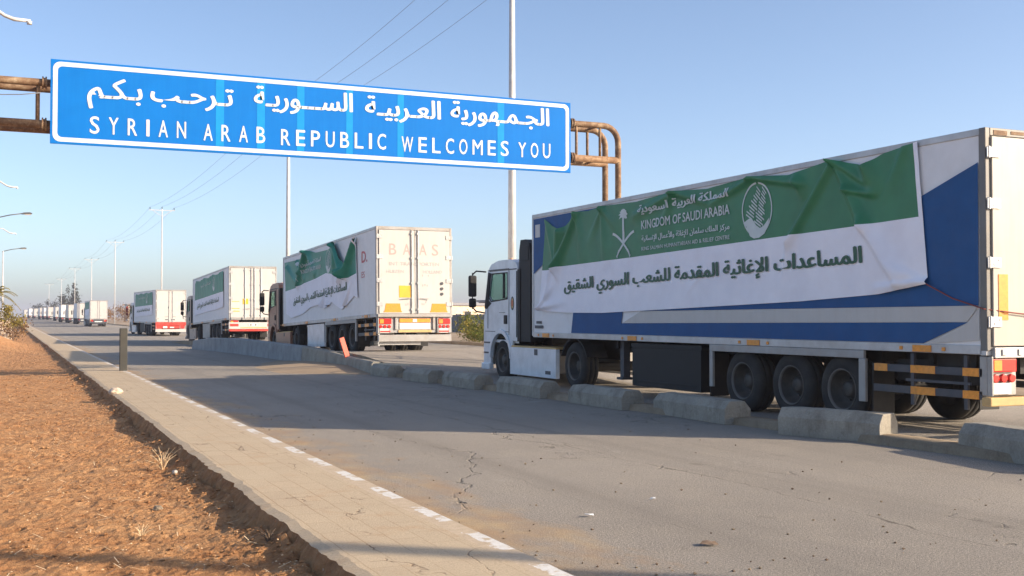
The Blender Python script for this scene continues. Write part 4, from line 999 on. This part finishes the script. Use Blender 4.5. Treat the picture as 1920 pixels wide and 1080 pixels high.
tA = truck('semi_truck', (10.58, 34.4, .47), 'second truck from the camera, brown cab and dirty white trailer with faded red door lettering',
    dict(lod=1, cab='cabb', rear='steel', side='panel', rods=(.1,), fridge=False, len=12.9, boxm='cabw', axles=(2.9, 4.2, 5.5)), rot=(R(-1.75), 0, R(.4)))
banner('crumpled green and white banner slipping from the second truck with its top corner folded down', tA, dict(seed=3, green='bteal',
    top=[(1.9,3.86),(2.15,3.9),(2.6,3.55),(3.3,2.98),(3.8,3.25),(4.6,3.92),(5.6,3.72),(7.4,3.76),(8.6,3.95),(9.6,3.7),(11,3.72),(12.6,3.75)],
    mid=[(1.9,2.66),(3.6,2.5),(4.5,2.75),(6,2.9),(7.5,2.78),(9,2.72),(10.5,2.6),(12.6,2.55)],
    bot=[(1.9,1.8),(2.4,1.9),(3.3,1.62),(3.9,1.5),(4.6,1.66),(5.2,1.82),(5.7,1.68),(6.3,1.62),(6.8,1.8),(8.2,1.74),(9.5,1.52),(11.3,1.42),(12.1,1.6),(12.6,1.75)],
    folds=[(4.6,3.8,3.3,2.6,.09,.12,.12,.2),(2.1,3.8,3.3,2.7,.07,.1,.1,.14),(3.3,2.9,4.2,2.5,.1,.06,.14,.14),(4.6,3.8,5.0,2.6,.07,.02,.1,.2),(8.6,3.9,7.6,2.9,.06,.02,.1,.3),(8.6,3.9,10.2,2.7,.1,.06,.14,.2),(10.2,3.6,9.2,2.8,.06,.02,.1,.2),(6.4,1.7,6.2,2.2,.08,.0,.12,.1),(5.6,1.7,5.9,2.2,.06,.0,.1,.1),(11.9,3.5,10.4,2.7,.06,.02,.1,.2),(3.4,1.65,2.6,2.5,.05,.0,.1,.2)],
    uf=(12.2, 12.5), ur=(1.95, 2.12), n=(190, 56), amp=2.3, text=[(MSG, 10.9, 3.2, 1.98, 2.15, .26, 1, .02, .714), (KSA, 9.3, 6.6, 3.35, 3.4, .15, 0, .012, .714), ('KINGDOM OF SAUDI ARABIA', 9.3, 6.6, 3.08, 3.12, .15, 0, .012, .69)],
    emblem=(10.0, 3.2, .8), logo=(5.6, 3.3, .38, .4)))
tB = truck('semi_truck', (10.75, 61.6, .32), 'third truck from the camera, ribbed white doors and white buffer, small orange placard',
    dict(lod=1, cab='cabt', rear='white', rods=(.08, .42), len=12.6, frame='light', boxm='steel'), rot=(R(-1.6), 0, R(.3)))
stdt = lambda f: dict(green='bteal', top=[(1.4,3.8),(2.2,3.84),(3.6,3.74),(5,3.84),(6.5,3.72),(8,3.82),(9.5,3.7),(11,3.8),(11.8,3.55),(12,3.3)], mid=[(1.4,2.72),(12,2.6)], bot=[(1.4,1.95),(1.9,1.85),(4,1.78),(7,1.76),(10,1.7),(12,1.66)],
    folds=[(x, 3.75, x+random.uniform(-.4,.4), 2.75, .05, .01, .1, .25) for x in (2.0,2.7,3.6,5,5.8,6.6,8,9,9.6,10.4,11)], uf=(11.7, 11.5), ur=(1.5, 1.6), n=(90, 24),
    text=[(MSG, 10.6, 2.9, 2.1, 2.22, .25, 1, .02, .714), (KSA, 9.2, 5.6, 3.3, 3.34, .17, 0, .01, .714)], logo=(4.6, 3.3, .36, .4), seed=f)
banner('teal and white banner pulled smooth along the side of the third truck', tB, stdt(7))
tC = truck('semi_truck', (10.95, 96.6, 0), 'fourth truck from the camera, white doors above a bright red rear buffer',
    dict(lod=1, cab='cabw', rear='red', len=12.6, mir='cabr', frame='light'), rot=(0, 0, R(2.6)), scale=.95)
banner('small teal and white banner on the side of the truck with the red buffer', tC, stdt(12))
tD = truck('semi_truck', (11.25, 184, gz(184)), 'fifth truck from the camera, plain cream doors over a dark underframe', dict(lod=1, cab='cabg', rear='dark', len=12.6, frame='light'))
banner('dull teal and lilac banner on the fifth truck, farthest banner to be made out', tD, dict(stdt(17), text=[], logo=None))
FAR = [('sixth', 11.7, 228), ('seventh', 11.4, 256), ('eighth', 10.95, 281), ('ninth', 11.5, 328), ('tenth', 11.8, 383), ('eleventh', 11.5, 405), ('twelfth', 11.2, 428), ('thirteenth', 11.2, 474), ('fourteenth', 11.2, 515), ('fifteenth', 11.3, 560)]
protos = []
DESC = ['white box trailer', 'white box trailer', 'cream box trailer', 'grey-sided trailer']
for i, (nth, x, y) in enumerate(FAR):
    d = DESC[i % 4]
    lab = 'small distant %s, %s truck of the convoy counting from the nearest' % (d, nth)
    if i < 3:
        t = truck('semi_truck', (0,0,0), lab, dict(lod=2, cab=('cabw','cabr','cabg')[i], rear='dark', len=12.4, frame='light', door=('white','white','panel')[i], side=('panel','white','panel')[i])); protos.append(t)
    else:
        t = copy_tree(protos[i % 3]); tag(t, lab)
    t.scale = (1, 1, (1, .97, 1.02, .95, 1, .98)[i % 6]); t.location = (x+gx(y), y, gz(y)); t.rotation_euler = (0, 0, R(0) if y < 300 else math.atan2(8*(y-280)/62500, 1))

# ------------------------------------------------------------------ poles, wires, lamps
UP = [(18, -4.6, 15.4), (18, 40.65, 15.4), (18, 79.8, 15.3), (18, 152.5, 15.4), (18, 223.5, 15.4), (18, 289, 15.0), (18, 357, 15.2), (18, 425, 14), (18, 500, 14)]
PL = ['tall pale utility pole behind the camera side', 'tall pale pole rising past the picture top beside the sign end', 'pale pole with a yellow band behind the second truck', 'pale pole with cross arm standing behind the red-buffered truck',
      'pale pole standing free between the fourth and fifth trucks', 'pale pole with straight cross arm just above the fifth truck', 'faint pale pole above the sixth truck', 'very faint pole beside the dark far trees, nearer of two', 'very faint pole farthest down the convoy']
tips = []
for i, ((x, y, h), lab) in enumerate(zip(UP, PL)):
    zb = rz(18, y)+.1
    if i == 0: lab = 'tall pale utility pole nearest on the right roadside'
    root = empty('utility_pole', (x+gx(y), y, zb), lab, 'utility pole', 'utility poles along the right roadside')
    b = MB(); b.tube([(0,0,-.1),(0,0,h*.5),(0,0,h)], [q*(1 if i < 3 else .6) for q in (.175,.14,.1)], 12); b.build('shaft', M['pole'], root, smooth=True)
    b = MB(); b.box(-1.6,1.6,-.04,.04,h-.2,h-.12); b.tube([(-1.2,0,h-.2),(0,0,h-1.0)], .03, 6); b.tube([(1.2,0,h-.2),(0,0,h-1.0)], .03, 6); b.build('cross_arm', M['pole'], root)
    tp = []
    for u in (-1.5, 0, 1.5):
        z1 = h-.1 if u else h; b = MB(); b.lathe([(.0,.3),(.03,.3),(.06,.22),(.03,.2),(.065,.12),(.03,.1),(.05,0)], (u,0,z1), 'z', 8); b.build('insulator', M['fridge'], root)
        tp.append(Vector((x+gx(y)+u, y, zb+z1+.3)))
    tips.append(tp)
    if i == 2: b = MB(); b.lathe([(.128,0),(.128,.35)], (0,0,6.7), 'z', 12); b.build('yellow_band', M['yellow'], root)
    b = MB(); b.box(-.3,.3,-.3,.3,-.15,.06); b.build('footing', M['conc'], root)
for k, nm in enumerate(('leftmost', 'middle', 'rightmost')):
    b = MB(); pts = []
    for a, c in zip(tips, tips[1:]):
        p, q = a[k], c[k]; sag = .0125*(q-p).length
        for j in range(14 if c is not tips[-1] else 15):
            t = j/14; pts.append(p.lerp(q, t) - Vector((0,0,sag*4*t*(1-t))))
    b.tube(pts, [.008+.00002*max(0, p.y) for p in pts], 5); o = b.build('power_line', M['wire']); tag(o, '%s thin power line of the three above the road' % nm, 'power line', 'power lines')
def lamp_dark(x, y, h, lab):
    root = empty('street_lamp', (x, y, gz(y)-.1), lab, 'street lamp', 'street lamps along the left pavement')
    b = MB(); b.tube([(0,0,0),(0,0,h-.35)], [.11,.07], 10); b.build('pole', M['pole'], root, smooth=True)
    b = MB(); b.tube([(-.1,0,h-.45),(0,0,h-.4),(.9,0,h-.15),(1.9,0,h+.02)], .045, 8); b.build('arm', M['lampgrey'], root, smooth=True)
    b = MB(); b.prism([(1.8,h-.06),(1.95,h+.1),(2.45,h+.14),(2.65,h+.06),(2.6,h-.02)], 'y', -.16, .16); lp = b.build('lamp_head', M['lampgrey'], root, bevel=.03)
    b = MB(); b.box(2.05,2.55,-.12,.12,h-.09,h-.03); b.build('lamp_glass', M['glassy'], lp)
lamp_dark(-.95, 102, 10.2, 'street lamp with dark head, nearer of the two dark-headed ones at the left edge')
lamp_dark(-.72, 151, 10.0, 'street lamp with dark head and whole pole visible, farther of the dark-headed pair')
def lamp_white(x, y, h, lab):
    root = empty('curved_lamp', (x, y, gz(y)-.1), lab, 'street lamp', 'white curved-arm lamps on the left')
    b = MB(); b.tube([(0,0,0),(0,0,h+.3)], [.1,.06], 10); b.build('pole', M['pole'], root, smooth=True)
    b = MB(); b.tube([(0,0,h+.2),(.3,0,h+.62),(.75,0,h+.55),(1.3,0,h+.18),(1.55,0,h+.1),(2.0,0,h+.09)], [.05,.05,.05,.055,.06,.05], 8); b.box(1.9,2.04,-.06,.06,h-.01,h+.08); b.build('arm', M['pole'], root, smooth=True)
lamp_white(-1.5, 36.5, 10.4, 'white curved lamp arm at the top left picture corner')
lamp_white(-1.55, 84, 10.4, 'faint white curved lamp arm above the dark-headed lamps')
lamp_white(-1.4, 131, 10.4, 'faint white curved lamp arm between the two dark-headed lamps')

# ------------------------------------------------------------------ vegetation and far buildings
def foliage(b, c, rad, n, size, rnd, m=0, gap=.35, up=.3):
    """clumped leaf-sized faces through a crown volume"""
    cl = []
    for _ in range(max(4, n//45)):
        while True:
            p = Vector((rnd.uniform(-1,1), rnd.uniform(-1,1), rnd.uniform(-1,1)))
            if p.length < 1: break
        cl.append(Vector((p.x*rad[0], p.y*rad[1], p.z*rad[2])))
    for i in range(n):
        k = rnd.choice(cl); s = .34
        p = Vector(c) + k + Vector((rnd.gauss(0,1)*rad[0]*s*.7, rnd.gauss(0,1)*rad[1]*s*.7, rnd.gauss(0,1)*rad[2]*s*.6))
        d = Vector((rnd.gauss(0,1), rnd.gauss(0,1), rnd.gauss(0,1)+up)).normalized(); e = d.cross(Vector((rnd.gauss(0,1),rnd.gauss(0,1),rnd.gauss(0,1)))).normalized()
        l = size*rnd.uniform(.6,1.4); w = l*rnd.uniform(.28,.5)
        b.add([p-d*l*.5, p+e*w*.5, p+d*l*.5, p-e*w*.5], [(0,1,2,3)], m)
def tree(name, x, y, z, h, rad, lab, cat, leaf, n=500, size=.12, group=None, trunk=.08, seed=1, low=.3):
    rnd = random.Random(seed); root = empty(name, (x, y, z), lab, cat, group)
    b = MB(); ch = h*(1-low)/2
    b.tube([(0,0,-.1), (rnd.uniform(-.1,.1)*h*.1,0,h*low), (rnd.uniform(-.1,.1)*h*.1,0,h*.85)], [trunk, trunk*.7, trunk*.15], 7)
    for k in range(7):
        a = rnd.uniform(0,6.28); z0 = h*rnd.uniform(low*.5,.6); r = rad*rnd.uniform(.5,.95)
        b.tube([(0,0,z0), (math.cos(a)*r*.5, math.sin(a)*r*.5, z0+r*.35), (math.cos(a)*r, math.sin(a)*r, z0+r*.6)], [trunk*.45, trunk*.3, trunk*.1], 5)
    b.build('trunk', M['bark'], root)
    b = MB(); foliage(b, (0,0,h*low+ch), (rad, rad, ch), n, size, rnd); b.build('crown', M[leaf], root)
    return root
rnd = random.Random(5)
for i, (x, y, h, r, lf, lab) in enumerate([
    (19.0, 45.0, 1.25, .8, 'leafg', 'olive green roadside bush right behind the near truck cab'),
    (19.4, 47.0, 1.1, .8, 'leafg', 'green roadside bush in the middle of the gap between second truck and cab'),
    (19.9, 49.3, 1.15, .75, 'leafy', 'yellowish roadside bush beside the second truck tail'),
    (20.8, 51.5, 1.3, .9, 'leafg', 'green bush half hidden by the second truck trailer'),
    (21.5, 47.5, 1.35, 1.0, 'leafy', 'taller yellow-green bush at the back, in front of the grey wall')]):
    tree('bush', x, y, rz(18, y)-.02, h, r, lab, 'bush', lf, 900, .13, 'bushes beside the far kerb', .03, 20+i, .05)
t = tree('dry_shrub', 19.6, 60, .4, 6.0, 1.3, 'bare twiggy treetop showing above the second truck trailer roof', 'tree', 'leafb', 260, .16, None, .06, 71, .5)
for i, (x, y, h, r, lab) in enumerate([(25.5, 262, 3.6, 3.2, 'brownish dry tree right behind the fourth truck cab'), (25.2, 285, 4.2, 2.6, 'brownish dry tree beside the free standing pale pole'), (22.3, 300, 3.0, 2.0, 'low brownish shrub left of the free standing pale pole')]):
    tree('dry_tree', x, y, gz(y), h, r, lab, 'tree', 'leafb', 900, .42, 'brownish trees beyond the road', .14, 40+i, .1)
CY = [(21.6, 418, 12.3, 1.3), (23.0, 426, 9.5, 2.0), (22.0, 446, 10.6, 1.5), (21.5, 470, 8.8, 1.3), (22.4, 497, 9.2, 1.4), (22.6, 540, 7.4, 2.2), (22.8, 580, 8.0, 2.0), (22.0, 640, 7.4, 2.8)]
CL = ['tallest dark cypress above the distant convoy', 'broad dark tree right of the tallest cypress', 'dark cypress just left of the tallest one', 'narrow dark cypress third from the tallest', 'dark pointed tree in the middle of the far row', 'low broad dark tree in the far row',
      'dark tree second from the left end of the far row', 'low dark tree at the left end of the far row']
for i, ((x, y, h, r), lab) in enumerate(zip(CY, CL)):
    tree('cypress', x+gx(y), y, gz(y), h, r, lab, 'tree', 'leafd', 700, .7, 'dark trees beyond the convoy', .2, 60+i, .08)
# palm and shrubs at the left edge
def palm(x, y, h, lab, seed, n=26, fl=1.7):
    rnd = random.Random(seed); root = empty('palm', (x, y, gz(y)-.1), lab, 'palm')
    b = MB(); b.tube([(0,0,0),(.03,0,h*.5),(0,0,h)], [.16,.13,.14], 9); b.build('trunk', M['bark'], root)
    b = MB()
    for k in range(n):
        a = k*2.4; el = rnd.uniform(-.35, 1.15); L_ = fl*rnd.uniform(.75,1.1); pts = []
        for j in range(9):
            t = j/8; r = L_*t*math.cos(el)*(1-.1*t); z = h + L_*t*math.sin(el) - .75*L_*t*t*.8
            pts.append(Vector((math.cos(a)*r, math.sin(a)*r, z)))
        b.tube(pts, .012, 4)
        for j in range(1, 9):
            for sgn in (-1, 1):
                for q in (0, .5):
                    p = pts[j-1].lerp(pts[j], q); d = (pts[j]-pts[j-1]).normalized(); s_ = d.cross(Vector((0,0,1))).normalized()*sgn
                    e = p + (s_*.8 + d*.6 - Vector((0,0,.25)))*.32*fl/1.7*(1-.5*j/9); w = d*.025
                    b.add([p-w, p+w, e], [(0,1,2)])
    b.build('crown', M['leafy'], root)
palm(-.6, 60, 2.75, 'small yellow-green palm at the left picture edge', 3, 22, 1.35)
tree('shrub', .25, 74, -.1, 2.35, .75, 'yellow-green shrub on the soil just right of the small palm', 'bush', 'leafy', 700, .17, 'shrubs on the left verge', .04, 81, .5)
tree('shrub', .5, 88, -.1, 1.5, 1.0, 'low dry shrub farther along the soil, right of the palm', 'bush', 'leafb', 600, .2, 'shrubs on the left verge', .04, 82, .05)
# blue and white marker post and a pale block by it
root = empty('marker_post', (-.72, 50, -.12), 'slim white and blue post below the small palm', 'post')
b = MB(); b.box(-.06,.06,-.06,.06,0,1.3); b.build('post', M['signwhite'], root, bevel=.01); b = MB(); b.box(-.32,-.062,-.02,.02,.5,1.1); b.build('blue_plate', M['signblue'], root)
b = MB(); b.box(-.4,.4,-.4,.4,-.2,1.35); o = b.build('pale_block', M['beige'], bevel=.04, loc=(-.2, 90, 0)); tag(o, 'pale plastered block on the soil under the palm', 'block')
# long grey wall and low buildings beyond the right verge
b = MB(); b.box(-.12,.12,-55,55,-.3,1.55)
for k in range(22): b.box(-.17,.17,-55+k*5,-54.7+k*5,-.3,1.62)
o = b.build('boundary_wall', M['bwall'], loc=(33, 80, .2)); tag(o, 'long plain grey boundary wall behind the roadside bushes', 'wall')
def house(x, y, w, d, h, lab, roofm='roof', wallm='beige', rot=0):
    root = empty('building', (x, y, gz(y)), lab, 'building', None, (0,0,R(rot)))
    b = MB(); b.box(-w/2,w/2,-d/2,d/2,-.3,h); wl = b.build('wall', M[wallm], root)
    b = MB(); b.box(-w/2-.25,w/2+.25,-d/2-.25,d/2+.25,h+.003,h+.3); b.build('roof', M[roofm], root)
    n = max(2, int(w/4))
    for k in range(n):
        cx = -w/2 + (k+.5)*w/n
        for yy in (-d/2,):
            b = MB(); b.box(cx-.5,cx+.5,yy-.05,yy+.06,1.1,2.2); f = b.build('window', M['seat'], root)
            b = MB(); b.box(cx-.6,cx+.6,yy-.09,yy-.052,1.0,1.09); b.box(cx-.6,cx+.6,yy-.09,yy-.052,2.2,2.28); b.build('frame', M['white'], f)
    b = MB(); b.box(w/2-1.6,w/2-.7,-d/2-.05,-d/2+.06,0,2.1); b.build('door', M['dkgrey'], root)
house(55, 132, 30, 10, 2.9, 'low beige building with flat grey roof beyond the grey wall', rot=24)
house(83, 170, 26, 10, 3.9, 'long grey-roofed hall behind the low beige building', wallm='roof', rot=24)
house(33, 318, 9, 8, 4.2, 'small white building far off beside the free standing pole', wallm='white')
house(-6, 720, 12, 8, 3.2, 'pale low gatehouse at the far end of the road', wallm='white')

# loose bits on the asphalt
b = MB(); rnd = random.Random(9)
for i in range(240):
    y = 6+rnd.random()**1.6*18; x = 3.15 + rnd.random()**2.4*6
    r = rnd.uniform(.006,.018); rock(b, (x, y, r*.4), r, 0 if rnd.random() < .7 else 1, .6)
tag(b.build('road_grit', [M['kerbc'], M['bark']]), kind='stuff')
def scrap(x, y, r, m, lab, name, cat, z=.012):
    rr = random.Random(int(x*100)); b = MB(); n = 9; vs = [(0,0,.015)]
    for k in range(n):
        a = k*6.283/n; q = r*rr.uniform(.5,1.1); vs.append((math.cos(a)*q, math.sin(a)*q*.6, rr.uniform(0,.02)))
    b.add(vs, [(0, 1+k, 1+(k+1) % n) for k in range(n)]); o = b.build(name, M[m], loc=(x, y, z)); sd = o.modifiers.new('s', 'SOLIDIFY'); sd.thickness = .003
    tag(o, lab, cat)
scrap(4.27, 8.1, .05, 'signwhite', 'crumpled white paper scrap on the sunlit asphalt near the kerb', 'paper_scrap', 'litter')
scrap(5.15, 8.6, .03, 'signwhite', 'small white paper scrap in the middle of the sunlit lane', 'paper_scrap', 'litter')
scrap(4.5, 6.75, .08, 'bark', 'brown dry leaf lying on the asphalt at the bottom of the picture', 'dry_leaf', 'litter')
scrap(3.55, 9.05, .04, 'seat', 'dark lump lying in the red dust by the painted kerb', 'stone', 'stone')

def weed(x, y, h, n, lab, leaf='straw', seed=1):
    rr = random.Random(seed); b = MB()
    for k in range(n):
        a = rr.uniform(0, 6.28); t = rr.uniform(.1, .9)*h; hh = h*rr.uniform(.4, 1.)
        b.tube([(0,0,-.02), (math.cos(a)*t*.4, math.sin(a)*t*.4, hh*.6), (math.cos(a)*t, math.sin(a)*t, hh)], [.004,.003,.0012], 4)
    o = b.build('dry_weed', M[leaf], loc=(x, y, soil_z(x, y))); tag(o, lab, 'weed')
weed(1.55, 12.9, .26, 26, 'dry straw-coloured weed standing against the broken pavement edge', seed=4)
weed(.95, 9.2, .11, 16, 'tiny dry weed on the open soil near the picture bottom', seed=5)
weed(1.72, 8.2, .10, 18, 'low dark dry weed in the shade under the pavement edge', 'bark', seed=6)
def stone(x, y, z, r, m, lab, seed):
    rr = random.Random(seed); bm = bmesh.new(); bmesh.ops.create_icosphere(bm, subdivisions=2, radius=r)
    for v in bm.verts: v.co *= 1+.28*noise.noise(v.co*(1.6/r)+Vector((seed, 0, 0))); v.co.z *= .7
    me = bpy.data.meshes.new('stone'); bm.to_mesh(me); bm.free(); me.materials.append(M[m])
    o = bpy.data.objects.new('stone', me); COL.objects.link(o); o.location = (x, y, z); tag(o, lab, 'stone')
stone(1.93, 23.6, .13, .13, 'beige', 'pale stone sitting on the broken soil-side edge of the pavement', 2)
stone(1.6, 12.3, soil_z(1.6, 12.3)+.02, .032, 'cream', 'white pebble beside the dry weed under the pavement edge', 3)
stone(-.7, 9.6, soil_z(-.7, 9.6)+.01, .035, 'straw', 'small pale stone on the soil at the far left foreground', 4)
stone(1.2, 10.3, soil_z(1.2, 10.3)+.01, .045, 'kerbc', 'dark grey stone on open soil between two dry weeds', 5)

# ------------------------------------------------------------------ haze
b = MB(); b.box(-2700, 2700, -130, 3100, -1.6, 24)
m = bpy.data.materials.new('haze'); m.use_nodes = True; nt = m.node_tree; nt.nodes.remove(nt.nodes['Principled BSDF'])
pv = N(nt, 'ShaderNodeVolumePrincipled', ins={'Density': .00042, 'Anisotropy': .2}); pv.inputs['Color'].default_value = (.88,.87,1,1)
L(nt, pv.outputs[0], nt.nodes['Material Output'].inputs['Volume'])
tag(b.build('haze', m), kind='stuff')
